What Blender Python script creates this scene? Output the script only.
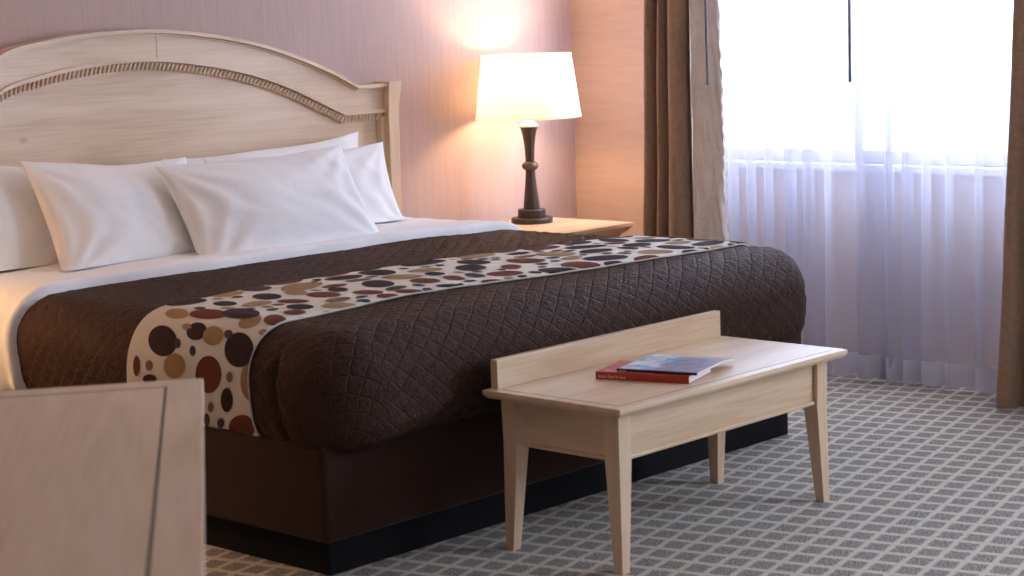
import bpy, bmesh, math, random
from mathutils import Vector, Matrix, noise as mnoise

# ---------------------------------------------------------------- clear
for o in list(bpy.data.objects):
    bpy.data.objects.remove(o, do_unlink=True)
scene = bpy.context.scene
C = scene.collection
rnd = random.Random(7)

# ---------------------------------------------------------------- camera
FPX, CY0 = 1936.995, 29.714            # focal length in pixels, principal point below the centre
CAM = Vector((-3.45931, -2.94842, 1.36930))
CR = Vector((0.68472924, -0.72785525, -0.03704856))
CU = Vector((0.13802334, 0.07959458, 0.98722554))
CF = Vector((0.71560843, 0.68109576, -0.15496175))
cd = bpy.data.cameras.new('camera')
cam = bpy.data.objects.new('camera', cd)
C.objects.link(cam)
m = Matrix((CR, CU, -CF)).transposed().to_4x4()
m.translation = CAM
cam.matrix_world = m
cd.sensor_width = 36.0
cd.lens = FPX * 36.0 / 1024
cd.shift_y = CY0 / 1024
cd.clip_start = 0.05
cd.dof.use_dof = True
cd.dof.focus_distance = 6.3
cd.dof.aperture_fstop = 5.6
scene.camera = cam

# ---------------------------------------------------------------- world, daylight, exposure
w = bpy.data.worlds.new('world')
scene.world = w
w.use_nodes = True
bg = w.node_tree.nodes['Background']
bg.inputs['Color'].default_value = (0.72, 0.80, 1.0, 1)
bg.inputs['Strength'].default_value = 11.0
scene.view_settings.view_transform = 'Standard'
scene.view_settings.look = 'None'
scene.view_settings.gamma = 1.0
scene.view_settings.use_curve_mapping = False
scene.view_settings.exposure = 0.90
try:
    scene.cycles.use_denoising = True
    scene.cycles.sample_clamp_indirect = 8.0
    scene.cycles.max_bounces = 14
    scene.cycles.diffuse_bounces = 6
    scene.cycles.transparent_max_bounces = 24
    scene.cycles.caustics_reflective = False
    scene.cycles.caustics_refractive = False
except Exception:
    pass

WALL_Y, WALL_X = 2.565, 2.763          # headboard wall, window wall
ROOM_X0, ROOM_Y0, CEIL = -5.6, -4.8, 2.45
WIN = (-0.35, 2.02, 0.762, 2.12)       # window opening y0, y1, z0, z1
LAMP_E = 10.5                          # bulb of each bedside lamp, W

WIN2 = (-3.9, -1.7, 0.762, 2.20)       # second window of the same wall, right of the frame
for wn in (WIN, WIN2):                  # portals only guide the sampling of the sky through the openings
    pl = bpy.data.lights.new('window_portal', 'AREA')
    pl.shape = 'RECTANGLE'
    pl.size = wn[3] - wn[2]
    pl.size_y = wn[1] - wn[0]
    pl.cycles.is_portal = True
    po = bpy.data.objects.new('window_portal', pl)
    C.objects.link(po)
    po.location = (WALL_X + 0.16, (wn[0] + wn[1]) / 2, (wn[2] + wn[3]) / 2)
    po.rotation_euler = (0, math.radians(90), 0)


def at(u, v, ax, val):
    """photo pixel -> point on the plane axis=val"""
    d = CF + CR * ((u - 512) / FPX) - CU * ((v - 288 - CY0) / FPX)
    return CAM + d * ((val - CAM[ax]) / d[ax])


# ---------------------------------------------------------------- helpers
def lerp(a, b, t):
    return a + (b - a) * t


def sstep(a, b, x):
    t = min(1, max(0, (x - a) / (b - a)))
    return t * t * (3 - 2 * t)


def tag(o, label=None, cat=None, group=None, kind=None):
    for k, v in (('label', label), ('category', cat), ('group', group), ('kind', kind)):
        if v:
            o[k] = v
    return o


def empty(name, loc, rz=0.0, label=None, cat=None, group=None):
    o = bpy.data.objects.new(name, None)
    C.objects.link(o)
    o.location = loc
    o.rotation_euler = (0, 0, rz)
    o.empty_display_size = 0.1
    return tag(o, label, cat, group)


def mesh_obj(name, me, mat, parent=None, smooth=False):
    if mat is not None:
        me.materials.append(mat)
    if smooth:
        for p in me.polygons:
            p.use_smooth = True
    o = bpy.data.objects.new(name, me)
    C.objects.link(o)
    if parent is not None:
        o.parent = parent
    return o


def from_bm(name, bm, mat, parent=None, smooth=False):
    me = bpy.data.meshes.new(name)
    bmesh.ops.recalc_face_normals(bm, faces=bm.faces)
    bm.to_mesh(me)
    bm.free()
    return mesh_obj(name, me, mat, parent, smooth)


def from_data(name, verts, faces, mat, parent=None, smooth=True):
    me = bpy.data.meshes.new(name)
    me.from_pydata([tuple(v) for v in verts], [], faces)
    me.update()
    return mesh_obj(name, me, mat, parent, smooth)


def hexa(bm, corners, bevel=0.0, seg=2):
    """8 corners: bottom 4 ccw then top 4 ccw"""
    vs = [bm.verts.new(c) for c in corners]
    fs = [(3, 2, 1, 0), (4, 5, 6, 7), (0, 1, 5, 4), (1, 2, 6, 5), (2, 3, 7, 6), (3, 0, 4, 7)]
    faces = [bm.faces.new([vs[i] for i in f]) for f in fs]
    if bevel > 0:
        es = {e for f in faces for e in f.edges}
        bmesh.ops.bevel(bm, geom=list(es), offset=bevel, segments=seg, profile=0.6, affect='EDGES')


def boxc(x0, x1, y0, y1, z0, z1):
    return [(x0, y0, z0), (x1, y0, z0), (x1, y1, z0), (x0, y1, z0),
            (x0, y0, z1), (x1, y0, z1), (x1, y1, z1), (x0, y1, z1)]


def box(name, b, mat, parent=None, bevel=0.0, seg=2, off=(0, 0, 0)):
    bm = bmesh.new()
    b = [b[0] - off[0], b[1] - off[0], b[2] - off[1], b[3] - off[1], b[4] - off[2], b[5] - off[2]]
    hexa(bm, boxc(*b), bevel, seg)
    return from_bm(name, bm, mat, parent)


def lathe(name, prof, mat, parent=None, n=48, sides_smooth=True):
    verts, faces = [], []
    for (r, z) in prof:
        for k in range(n):
            a = 2 * math.pi * k / n
            verts.append((r * math.cos(a), r * math.sin(a), z))
    for i in range(len(prof) - 1):
        for k in range(n):
            k2 = (k + 1) % n
            faces.append((i * n + k, i * n + k2, (i + 1) * n + k2, (i + 1) * n + k))
    if prof[0][0] > 1e-5:
        faces.append(tuple(range(n - 1, -1, -1)))
    if prof[-1][0] > 1e-5:
        faces.append(tuple((len(prof) - 1) * n + k for k in range(n)))
    o = from_data(name, verts, faces, mat, parent, sides_smooth)
    return o


def sharpen(o, deg=35):
    me = o.data
    bm = bmesh.new()
    bm.from_mesh(me)
    for e in bm.edges:
        if len(e.link_faces) == 2 and e.calc_face_angle(0) > math.radians(deg):
            e.smooth = False
    bm.to_mesh(me)
    bm.free()
    return o


def copy_tree(o, parent=None):
    c = o.copy()
    C.objects.link(c)
    if parent is not None:
        c.parent = parent
    for ch in list(o.children):
        copy_tree(ch, c)
    return c


def interp(pts, x):
    """piecewise Catmull-Rom through (x, y) points"""
    n = len(pts)
    if x <= pts[0][0]:
        return pts[0][1]
    if x >= pts[-1][0]:
        return pts[-1][1]
    for i in range(n - 1):
        if pts[i][0] <= x <= pts[i + 1][0]:
            x0, y0 = pts[i]
            x1, y1 = pts[i + 1]
            h = x1 - x0
            m0 = (y1 - pts[i - 1][1]) / (x1 - pts[i - 1][0]) if i > 0 else (y1 - y0) / h
            m1 = (pts[i + 2][1] - y0) / (pts[i + 2][0] - x0) if i + 2 < n else (y1 - y0) / h
            t = (x - x0) / h
            return ((2 * t**3 - 3 * t**2 + 1) * y0 + (t**3 - 2 * t**2 + t) * h * m0
                    + (-2 * t**3 + 3 * t**2) * y1 + (t**3 - t**2) * h * m1)


# ---------------------------------------------------------------- materials
def new_mat(name):
    mt = bpy.data.materials.new(name)
    mt.use_nodes = True
    nt = mt.node_tree
    return mt, nt, nt.nodes, nt.links, nt.nodes['Principled BSDF']


def node(nt, kind, **kw):
    n = nt.nodes.new(kind)
    for k, v in kw.items():
        setattr(n, k, v)
    return n


def setin(n, **kw):
    for k, v in kw.items():
        n.inputs[k.replace('_', ' ')].default_value = v
    return n


def ramp(nt, stops):
    r = nt.nodes.new('ShaderNodeValToRGB')
    els = r.color_ramp.elements
    while len(els) < len(stops):
        els.new(0.5)
    for e, (p, c) in zip(els, stops):
        e.position = p
        e.color = (c[0], c[1], c[2], 1)
    return r


def coords(nt, scale=(1, 1, 1), rot=(0, 0, 0), kind='Object'):
    if kind == 'World':
        src = nt.nodes.new('ShaderNodeNewGeometry').outputs['Position']
    else:
        src = nt.nodes.new('ShaderNodeTexCoord').outputs[kind]
    mp = nt.nodes.new('ShaderNodeMapping')
    mp.inputs['Scale'].default_value = scale
    mp.inputs['Rotation'].default_value = rot
    nt.links.new(src, mp.inputs['Vector'])
    return mp.outputs['Vector']


def simple(name, col, rough=0.6, metal=0.0, spec=0.5, bump=None, sheen=0.0):
    mt, nt, N, L, b = new_mat(name)
    b.inputs['Base Color'].default_value = (*col, 1)
    b.inputs['Roughness'].default_value = rough
    b.inputs['Metallic'].default_value = metal
    b.inputs['Specular IOR Level'].default_value = spec
    if sheen:
        b.inputs['Sheen Weight'].default_value = sheen
    if bump:
        sc, st, dist = bump
        nz = setin(node(nt, 'ShaderNodeTexNoise'), Scale=sc, Detail=4.0)
        L.new(coords(nt), nz.inputs['Vector'])
        bp = setin(node(nt, 'ShaderNodeBump'), Strength=st, Distance=dist)
        L.new(nz.outputs['Fac'], bp.inputs['Height'])
        L.new(bp.outputs['Normal'], b.inputs['Normal'])
    return mt


def wood(name, light, dark, axis=0, rough=0.42, knots=True, spec=0.4):
    """pale maple: long soft figure along `axis`, fine grain and a few knots"""
    mt, nt, N, L, b = new_mat(name)
    sc = [9.0, 9.0, 9.0]
    sc[axis] = 0.9
    v = coords(nt, tuple(sc))
    n1 = setin(node(nt, 'ShaderNodeTexNoise'), Scale=1.1, Detail=3.0, Roughness=0.55, Distortion=0.9)
    L.new(v, n1.inputs['Vector'])
    sc2 = [70.0, 70.0, 70.0]
    sc2[axis] = 2.5
    n2 = setin(node(nt, 'ShaderNodeTexNoise'), Scale=2.0, Detail=2.0)
    L.new(coords(nt, tuple(sc2)), n2.inputs['Vector'])
    mx = setin(node(nt, 'ShaderNodeMix', data_type='FLOAT'), Factor=0.3)
    L.new(n1.outputs['Fac'], mx.inputs['A'])
    L.new(n2.outputs['Fac'], mx.inputs['B'])
    r = ramp(nt, [(0.36, dark), (0.5, [lerp(a, c, 0.6) for a, c in zip(dark, light)]), (0.64, light)])
    L.new(mx.outputs['Result'], r.inputs['Fac'])
    out = r.outputs['Color']
    if knots:
        ks = [5.0, 5.0, 5.0]
        ks[axis] = 3.2
        vo = setin(node(nt, 'ShaderNodeTexVoronoi'), Scale=1.0)
        L.new(coords(nt, tuple(ks)), vo.inputs['Vector'])
        kr = ramp(nt, [(0.0, (1, 1, 1)), (0.05, (0.75, 0.75, 0.75)), (0.10, (0, 0, 0))])
        L.new(vo.outputs['Distance'], kr.inputs['Fac'])
        mc = node(nt, 'ShaderNodeMix', data_type='RGBA')
        L.new(kr.outputs['Color'], mc.inputs['Factor'])
        L.new(out, mc.inputs['A'])
        mc.inputs['B'].default_value = (dark[0] * 0.35, dark[1] * 0.27, dark[2] * 0.22, 1)
        out = mc.outputs['Result']
    L.new(out, b.inputs['Base Color'])
    b.inputs['Roughness'].default_value = rough
    b.inputs['Specular IOR Level'].default_value = spec
    b.inputs['Coat Weight'].default_value = 0.35
    b.inputs['Coat Roughness'].default_value = 0.22
    bp = setin(node(nt, 'ShaderNodeBump'), Strength=0.06, Distance=0.002)
    L.new(n2.outputs['Fac'], bp.inputs['Height'])
    L.new(bp.outputs['Normal'], b.inputs['Normal'])
    return mt


M = {}
WL, WD = (0.75, 0.575, 0.395), (0.59, 0.41, 0.25)
for ax, nm in enumerate('xyz'):
    M['wood_' + nm] = wood('pale_maple_' + nm, WL, WD, ax, knots=(nm != 'z'))
M['wood_plain'] = wood('pale_maple_plain', WL, WD, 0, knots=False)
M['inlay'] = simple('dark_inlay', (0.03, 0.022, 0.02), 0.5)


def wallpaper(name, col, axis):
    mt, nt, N, L, b = new_mat(name)
    s1 = [160.0, 160.0, 160.0]
    s1[axis] = 3.0
    n1 = setin(node(nt, 'ShaderNodeTexNoise'), Scale=1.0, Detail=3.0)
    L.new(coords(nt, tuple(s1), kind='World'), n1.inputs['Vector'])
    s2 = [6.0, 6.0, 60.0] if axis != 2 else [60.0, 60.0, 6.0]
    n2 = setin(node(nt, 'ShaderNodeTexNoise'), Scale=1.0, Detail=2.0)
    L.new(coords(nt, tuple(s2), kind='World'), n2.inputs['Vector'])
    mx = setin(node(nt, 'ShaderNodeMix', data_type='FLOAT'), Factor=0.5)
    L.new(n1.outputs['Fac'], mx.inputs['A'])
    L.new(n2.outputs['Fac'], mx.inputs['B'])
    r = ramp(nt, [(0.3, [c * 0.92 for c in col]), (0.7, [min(1, c * 1.07) for c in col])])
    L.new(mx.outputs['Result'], r.inputs['Fac'])
    L.new(r.outputs['Color'], b.inputs['Base Color'])
    b.inputs['Roughness'].default_value = 0.75
    b.inputs['Specular IOR Level'].default_value = 0.25
    bp = setin(node(nt, 'ShaderNodeBump'), Strength=0.12, Distance=0.002)
    L.new(n1.outputs['Fac'], bp.inputs['Height'])
    L.new(bp.outputs['Normal'], b.inputs['Normal'])
    return mt


WALLCOL = (0.53, 0.40, 0.37)
M['paper_v'] = wallpaper('linen_wallpaper', WALLCOL, 2)
M['paper_h'] = wallpaper('grasscloth_wallpaper', (0.60, 0.45, 0.37), 1)
M['ceiling'] = simple('ceiling_paint', (0.78, 0.76, 0.73), 0.9, bump=(60, 0.2, 0.004))
M['white_paint'] = simple('white_paint', (0.78, 0.78, 0.80), 0.45)
M['sill'] = simple('sill_white', (0.80, 0.80, 0.82), 0.35)


def carpet():
    mt, nt, N, L, b = new_mat('patterned_carpet')
    a = math.radians(14.1)
    geo = node(nt, 'ShaderNodeNewGeometry')
    sep = node(nt, 'ShaderNodeSeparateXYZ')
    vr = node(nt, 'ShaderNodeVectorRotate', rotation_type='Z_AXIS')
    vr.inputs['Angle'].default_value = -a
    # slight hand-woven wobble
    nz = setin(node(nt, 'ShaderNodeTexNoise'), Scale=160.0, Detail=2.0)
    L.new(geo.outputs['Position'], nz.inputs['Vector'])
    vm = node(nt, 'ShaderNodeVectorMath', operation='MULTIPLY_ADD')
    L.new(nz.outputs['Color'], vm.inputs[0])
    vm.inputs[1].default_value = (0.022, 0.022, 0)
    L.new(geo.outputs['Position'], vm.inputs[2])
    L.new(vm.outputs['Vector'], vr.inputs['Vector'])
    L.new(vr.outputs['Vector'], sep.inputs['Vector'])

    def cell(out, period, phase, half):
        m1 = node(nt, 'ShaderNodeMath', operation='MULTIPLY_ADD')
        L.new(out, m1.inputs[0])
        m1.inputs[1].default_value = 1 / period
        m1.inputs[2].default_value = phase + 100
        fr = node(nt, 'ShaderNodeMath', operation='FRACT')
        L.new(m1.outputs[0], fr.inputs[0])
        sb = node(nt, 'ShaderNodeMath', operation='SUBTRACT')
        L.new(fr.outputs[0], sb.inputs[0])
        sb.inputs[1].default_value = 0.5
        ab = node(nt, 'ShaderNodeMath', operation='ABSOLUTE')
        L.new(sb.outputs[0], ab.inputs[0])
        mr = node(nt, 'ShaderNodeMapRange', interpolation_type='SMOOTHSTEP')
        L.new(ab.outputs[0], mr.inputs['Value'])
        mr.inputs['From Min'].default_value = half - 0.035
        mr.inputs['From Max'].default_value = half + 0.035
        mr.inputs['To Min'].default_value = 1
        mr.inputs['To Max'].default_value = 0
        return mr.outputs['Result']
    cx = cell(sep.outputs['X'], 0.0856, CARPET_PH[0], 0.375)
    cy = cell(sep.outputs['Y'], 0.0687, CARPET_PH[1], 0.385)
    mul = node(nt, 'ShaderNodeMath', operation='MULTIPLY')
    L.new(cx, mul.inputs[0])
    L.new(cy, mul.inputs[1])
    sp = setin(node(nt, 'ShaderNodeTexNoise'), Scale=190.0, Detail=3.0, Roughness=0.75)
    L.new(geo.outputs['Position'], sp.inputs['Vector'])
    rd = ramp(nt, [(0.40, (0.04, 0.036, 0.033)), (0.5, (0.20, 0.185, 0.17)), (0.60, (0.52, 0.48, 0.435))])
    L.new(sp.outputs['Fac'], rd.inputs['Fac'])
    rl = ramp(nt, [(0.3, (0.50, 0.45, 0.37)), (0.7, (0.68, 0.62, 0.52))])
    L.new(sp.outputs['Fac'], rl.inputs['Fac'])
    mc = node(nt, 'ShaderNodeMix', data_type='RGBA')
    L.new(mul.outputs[0], mc.inputs['Factor'])
    L.new(rl.outputs['Color'], mc.inputs['A'])
    L.new(rd.outputs['Color'], mc.inputs['B'])
    L.new(mc.outputs['Result'], b.inputs['Base Color'])
    b.inputs['Roughness'].default_value = 0.95
    b.inputs['Specular IOR Level'].default_value = 0.15
    b.inputs['Sheen Weight'].default_value = 0.15
    bp = setin(node(nt, 'ShaderNodeBump'), Strength=0.5, Distance=0.004)
    L.new(sp.outputs['Fac'], bp.inputs['Height'])
    L.new(bp.outputs['Normal'], b.inputs['Normal'])
    return mt


CARPET_PH = (0.35, 0.1)
M['carpet'] = carpet()


def fabric(name, col, col2, weave=260.0, crinkle=0.0, crinkle_scale=30.0, rough=0.9, sheen=0.3, mott=4.0, stretch=(1, 1, 1)):
    mt, nt, N, L, b = new_mat(name)
    v = coords(nt)
    n1 = setin(node(nt, 'ShaderNodeTexNoise'), Scale=mott, Detail=5.0, Roughness=0.65)
    L.new(v, n1.inputs['Vector'])
    r = ramp(nt, [(0.3, col2), (0.7, col)])
    L.new(n1.outputs['Fac'], r.inputs['Fac'])
    L.new(r.outputs['Color'], b.inputs['Base Color'])
    b.inputs['Roughness'].default_value = rough
    b.inputs['Specular IOR Level'].default_value = 0.2
    b.inputs['Sheen Weight'].default_value = sheen
    b.inputs['Sheen Roughness'].default_value = 0.4
    n2 = setin(node(nt, 'ShaderNodeTexNoise'), Scale=weave, Detail=2.0)
    L.new(v, n2.inputs['Vector'])
    bp = setin(node(nt, 'ShaderNodeBump'), Strength=0.25, Distance=0.0015)
    L.new(n2.outputs['Fac'], bp.inputs['Height'])
    last = bp.outputs['Normal']
    if crinkle > 0:
        n3 = setin(node(nt, 'ShaderNodeTexNoise'), Scale=crinkle_scale, Detail=3.0, Roughness=0.6, Distortion=0.6)
        L.new(coords(nt, stretch), n3.inputs['Vector'])
        b2 = setin(node(nt, 'ShaderNodeBump'), Strength=0.8, Distance=crinkle)
        L.new(n3.outputs['Fac'], b2.inputs['Height'])
        L.new(last, b2.inputs['Normal'])
        last = b2.outputs['Normal']
    L.new(last, b.inputs['Normal'])
    return mt


def quilt_mat():
    mt, nt, N, L, b = new_mat('chocolate_quilt')
    uv = node(nt, 'ShaderNodeUVMap', uv_map='flat')
    sp = node(nt, 'ShaderNodeSeparateXYZ')
    wob = setin(node(nt, 'ShaderNodeTexNoise'), Scale=14.0, Detail=2.0)
    L.new(uv.outputs['UV'], wob.inputs['Vector'])
    wm = node(nt, 'ShaderNodeVectorMath', operation='MULTIPLY_ADD')
    L.new(wob.outputs['Color'], wm.inputs[0])
    wm.inputs[1].default_value = (0.012, 0.012, 0)
    L.new(uv.outputs['UV'], wm.inputs[2])
    L.new(wm.outputs['Vector'], sp.inputs[0])

    def m(op, a, b_=None, c=None):
        n = node(nt, 'ShaderNodeMath', operation=op)
        for i, q in enumerate((a, b_, c)):
            if q is None:
                continue
            if isinstance(q, (int, float)):
                n.inputs[i].default_value = q
            else:
                L.new(q, n.inputs[i])
        return n.outputs[0]
    us = m('MULTIPLY', sp.outputs['X'], 0.82)
    lines = []
    for op in ('ADD', 'SUBTRACT'):
        t = m('MULTIPLY', m(op, us, sp.outputs['Y']), math.pi / 0.056)
        lines.append(m('ABSOLUTE', m('SINE', t)))
    st = m('MINIMUM', lines[0], lines[1])
    grv = node(nt, 'ShaderNodeMapRange', interpolation_type='SMOOTHSTEP')
    L.new(st, grv.inputs['Value'])
    grv.inputs['From Max'].default_value = 0.34
    n3 = setin(node(nt, 'ShaderNodeTexNoise'), Scale=70.0, Detail=3.0, Roughness=0.6, Distortion=0.8)
    L.new(uv.outputs['UV'], n3.inputs['Vector'])
    n4 = setin(node(nt, 'ShaderNodeTexNoise'), Scale=600.0, Detail=1.0)
    L.new(uv.outputs['UV'], n4.inputs['Vector'])
    hh = m('MULTIPLY_ADD', n3.outputs['Fac'], 2.2, m('MULTIPLY', grv.outputs['Result'], 0.75))
    hh = m('MULTIPLY_ADD', n4.outputs['Fac'], 0.15, hh)
    bp = setin(node(nt, 'ShaderNodeBump'), Strength=1.0, Distance=0.0034)
    L.new(hh, bp.inputs['Height'])
    L.new(bp.outputs['Normal'], b.inputs['Normal'])
    r = ramp(nt, [(0.3, (0.038, 0.0185, 0.0125)), (0.7, (0.058, 0.029, 0.020))])
    L.new(n3.outputs['Fac'], r.inputs['Fac'])
    L.new(r.outputs['Color'], b.inputs['Base Color'])
    b.inputs['Roughness'].default_value = 0.6
    b.inputs['Specular IOR Level'].default_value = 0.12
    b.inputs['Sheen Weight'].default_value = 0.0
    return mt


M['quilt'] = quilt_mat()
M['skirt'] = fabric('brown_skirt', (0.038, 0.017, 0.011), (0.029, 0.013, 0.008), 300, 0.004, 6, 0.85, 0.15)
M['plinth'] = simple('black_plinth', (0.006, 0.006, 0.008), 0.8, spec=0.2)
M['linen'] = fabric('white_cotton', (0.90, 0.897, 0.895), (0.88, 0.877, 0.875), 500, 0.004, 9, 0.85, 0.1)
M['runner'] = fabric('cream_runner', (0.70, 0.66, 0.58), (0.64, 0.60, 0.52), 350, 0.0, 10, 0.85, 0.1)
PEB = {'plum': (0.042, 0.024, 0.026), 'rust': (0.16, 0.045, 0.026), 'tan': (0.37, 0.235, 0.12),
       'slate': (0.065, 0.055, 0.065), 'taupe': (0.22, 0.13, 0.085)}
for k, c in PEB.items():
    M['peb_' + k] = fabric('pebble_' + k, c, [x * 0.8 for x in c], 300, 0.0, 10, 0.95, 0.0, mott=30)
M['drape'] = fabric('brown_drape', (0.40, 0.255, 0.165), (0.30, 0.19, 0.12), 240, 0.003, 60, 0.75, 0.4, mott=60, stretch=(1, 1, 0.08))
M['lining'] = fabric('satin_lining', (0.86, 0.77, 0.67), (0.76, 0.66, 0.56), 300, 0.020, 16, 0.28, 0.0, mott=8, stretch=(1, 1, 0.6))
M['mattress'] = simple('mattress_ticking', (0.7, 0.69, 0.67), 0.9)
M['wand'] = simple('wand_grey', (0.16, 0.16, 0.18), 0.35)
M['bronze'] = simple('bronze_wood', (0.045, 0.026, 0.020), 0.42, spec=0.5)
M['bronze_ring'] = simple('aged_bronze', (0.10, 0.085, 0.07), 0.38, metal=0.5)
M['nickel'] = simple('satin_nickel', (0.75, 0.74, 0.72), 0.3, metal=0.9)
M['metal'] = simple('track_metal', (0.6, 0.6, 0.6), 0.4, metal=0.8)


def thin_cloth(name, col, trans, transl, dif):
    """thin woven cloth: straight-through gaps + diffuse transmission + diffuse reflection"""
    mt = bpy.data.materials.new(name)
    mt.use_nodes = True
    nt = mt.node_tree
    nt.nodes.clear()
    out = nt.nodes.new('ShaderNodeOutputMaterial')
    tp = nt.nodes.new('ShaderNodeBsdfTransparent')
    tl = nt.nodes.new('ShaderNodeBsdfTranslucent')
    df = nt.nodes.new('ShaderNodeBsdfDiffuse')
    tl.inputs['Color'].default_value = (*col, 1)
    df.inputs['Color'].default_value = (*col, 1)
    m1 = nt.nodes.new('ShaderNodeMixShader')
    m1.inputs[0].default_value = dif / (transl + dif)
    nt.links.new(tl.outputs[0], m1.inputs[1])
    nt.links.new(df.outputs[0], m1.inputs[2])
    m2 = nt.nodes.new('ShaderNodeMixShader')
    m2.inputs[0].default_value = 1 - trans
    nt.links.new(tp.outputs[0], m2.inputs[1])
    nt.links.new(m1.outputs[0], m2.inputs[2])
    nt.links.new(m2.outputs[0], out.inputs['Surface'])
    return mt


M['sheer'] = thin_cloth('sheer_voile', (0.60, 0.59, 0.68), 0.38, 0.13, 0.40)
M['hem'] = thin_cloth('sheer_hem', (0.78, 0.78, 0.86), 0.08, 0.35, 0.57)
M['shade'] = thin_cloth('lamp_shade_linen', (0.88, 0.84, 0.76), 0.0, 0.40, 0.60)


def glass():
    mt = bpy.data.materials.new('window_glass')
    mt.use_nodes = True
    nt = mt.node_tree
    nt.nodes.clear()
    out = nt.nodes.new('ShaderNodeOutputMaterial')
    tp = nt.nodes.new('ShaderNodeBsdfTransparent')
    tp.inputs['Color'].default_value = (0.95, 0.97, 0.97, 1)
    gl = nt.nodes.new('ShaderNodeBsdfGlossy')
    gl.inputs['Roughness'].default_value = 0.02
    mx = nt.nodes.new('ShaderNodeMixShader')
    mx.inputs[0].default_value = 0.06
    nt.links.new(tp.outputs[0], mx.inputs[1])
    nt.links.new(gl.outputs[0], mx.inputs[2])
    nt.links.new(mx.outputs[0], out.inputs['Surface'])
    return mt


M['glass'] = glass()

# ================================================================ THE ROOM
T = 0.15


def struct(o):
    o['kind'] = 'structure'
    return o


struct(box('floor', (ROOM_X0 - T, WALL_X + T, ROOM_Y0 - T, WALL_Y + T, -0.1, 0), M['carpet']))
struct(box('ceiling', (ROOM_X0 - T, WALL_X + T, ROOM_Y0 - T, WALL_Y + T, CEIL, CEIL + 0.1), M['ceiling']))
struct(box('wall_back', (ROOM_X0 - T, WALL_X, WALL_Y, WALL_Y + T, 0, CEIL), M['paper_v']))
struct(box('wall_left', (ROOM_X0 - T, ROOM_X0, ROOM_Y0, WALL_Y, 0, CEIL), M['paper_h']))
struct(box('wall_front', (ROOM_X0 - T, WALL_X + T, ROOM_Y0 - T, ROOM_Y0, 0, CEIL), M['paper_v']))
# window wall with its two openings
bm = bmesh.new()
for b in ((ROOM_Y0, WIN2[0], 0, CEIL), (WIN2[1], WIN[0], 0, CEIL), (WIN[1], WALL_Y + T, 0, CEIL),
          (WIN[0], WIN[1], 0, WIN[2]), (WIN[0], WIN[1], WIN[3], CEIL),
          (WIN2[0], WIN2[1], 0, WIN2[2]), (WIN2[0], WIN2[1], WIN2[3], CEIL)):
    hexa(bm, boxc(WALL_X, WALL_X + T, *b))
struct(from_bm('wall_right', bm, M['paper_h']))
# baseboards
struct(box('baseboard_back', (ROOM_X0, WALL_X, WALL_Y - 0.014, WALL_Y, 0, 0.10), M['wood_plain'], bevel=0.004))
struct(box('baseboard_right', (WALL_X - 0.014, WALL_X, ROOM_Y0, WALL_Y - 0.014, 0, 0.10), M['wood_plain'], bevel=0.004))
# windows: frame, mullion, panes, sill
def build_window(name, wn, ymul):
    wy0, wy1, wz0, wz1 = wn
    win = struct(empty(name, (WALL_X, (wy0 + wy1) / 2, wz0)))
    wo = win.location
    fx0, fx1 = WALL_X + 0.045, WALL_X + 0.10
    bm = bmesh.new()
    fw = 0.045
    for b in ((fx0, fx1, wy0, wy0 + fw, wz0, wz1), (fx0, fx1, wy1 - fw, wy1, wz0, wz1),
              (fx0, fx1, wy0 + fw, wy1 - fw, wz0, wz0 + fw), (fx0, fx1, wy0 + fw, wy1 - fw, wz1 - fw, wz1)):
        c = [b[0] - wo.x, b[1] - wo.x, b[2] - wo.y, b[3] - wo.y, b[4] - wo.z, b[5] - wo.z]
        hexa(bm, boxc(*c))
    from_bm('window_frame', bm, M['white_paint'], win)
    box('mullion', (fx0, fx1, ymul - 0.025, ymul + 0.025, wz0 + fw, wz1 - fw), M['white_paint'], win, off=wo)
    for (a, b_) in ((wy0 + fw, ymul - 0.025), (ymul + 0.025, wy1 - fw)):
        box('pane', (fx0 + 0.022, fx0 + 0.028, a, b_, wz0 + fw, wz1 - fw), M['glass'], win, off=wo)
    box('window_sill', (WALL_X - 0.05, fx0, wy0 - 0.03, wy1 + 0.03, wz0 - 0.028, wz0), M['sill'], win, bevel=0.006, off=wo)


build_window('window_1', WIN, 1.19)
build_window('window_2', WIN2, -2.8)

# ================================================================ BED
X0, X1, YF = -0.458, 1.618, 0.505        # outer faces of the quilt: sides and foot
YH = 2.44                                # head end of the mattress
ZT, ZB, RR, RC = 0.612, 0.325, 0.14, 0.17
XC = (X0 + X1) / 2
bed = empty('bed', ((X0 + X1) / 2, 1.5, 0), 0,
            'wide double bed base with brown fabric box spring on a black plinth', 'bed')
bo = bed.location
box('plinth', (-0.40, 1.56, 0.621, 2.44, 0, 0.105), M['plinth'], bed, 0.004, off=bo)
# box spring with a soft brown cover
bm = bmesh.new()
hexa(bm, boxc(-0.438 - bo.x, 1.598 - bo.x, 0.584 - bo.y, 2.44 - bo.y, 0.0935, 0.345), 0.02, 4)
from_bm('box_spring', bm, M['skirt'], bed, True)
bm = bmesh.new()
hexa(bm, boxc(-0.415 - bo.x, 1.575 - bo.x, 0.60 - bo.y, 2.44 - bo.y, 0.345, 0.575), 0.09, 5)
from_bm('mattress', bm, M['mattress'], bed, True)


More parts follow.
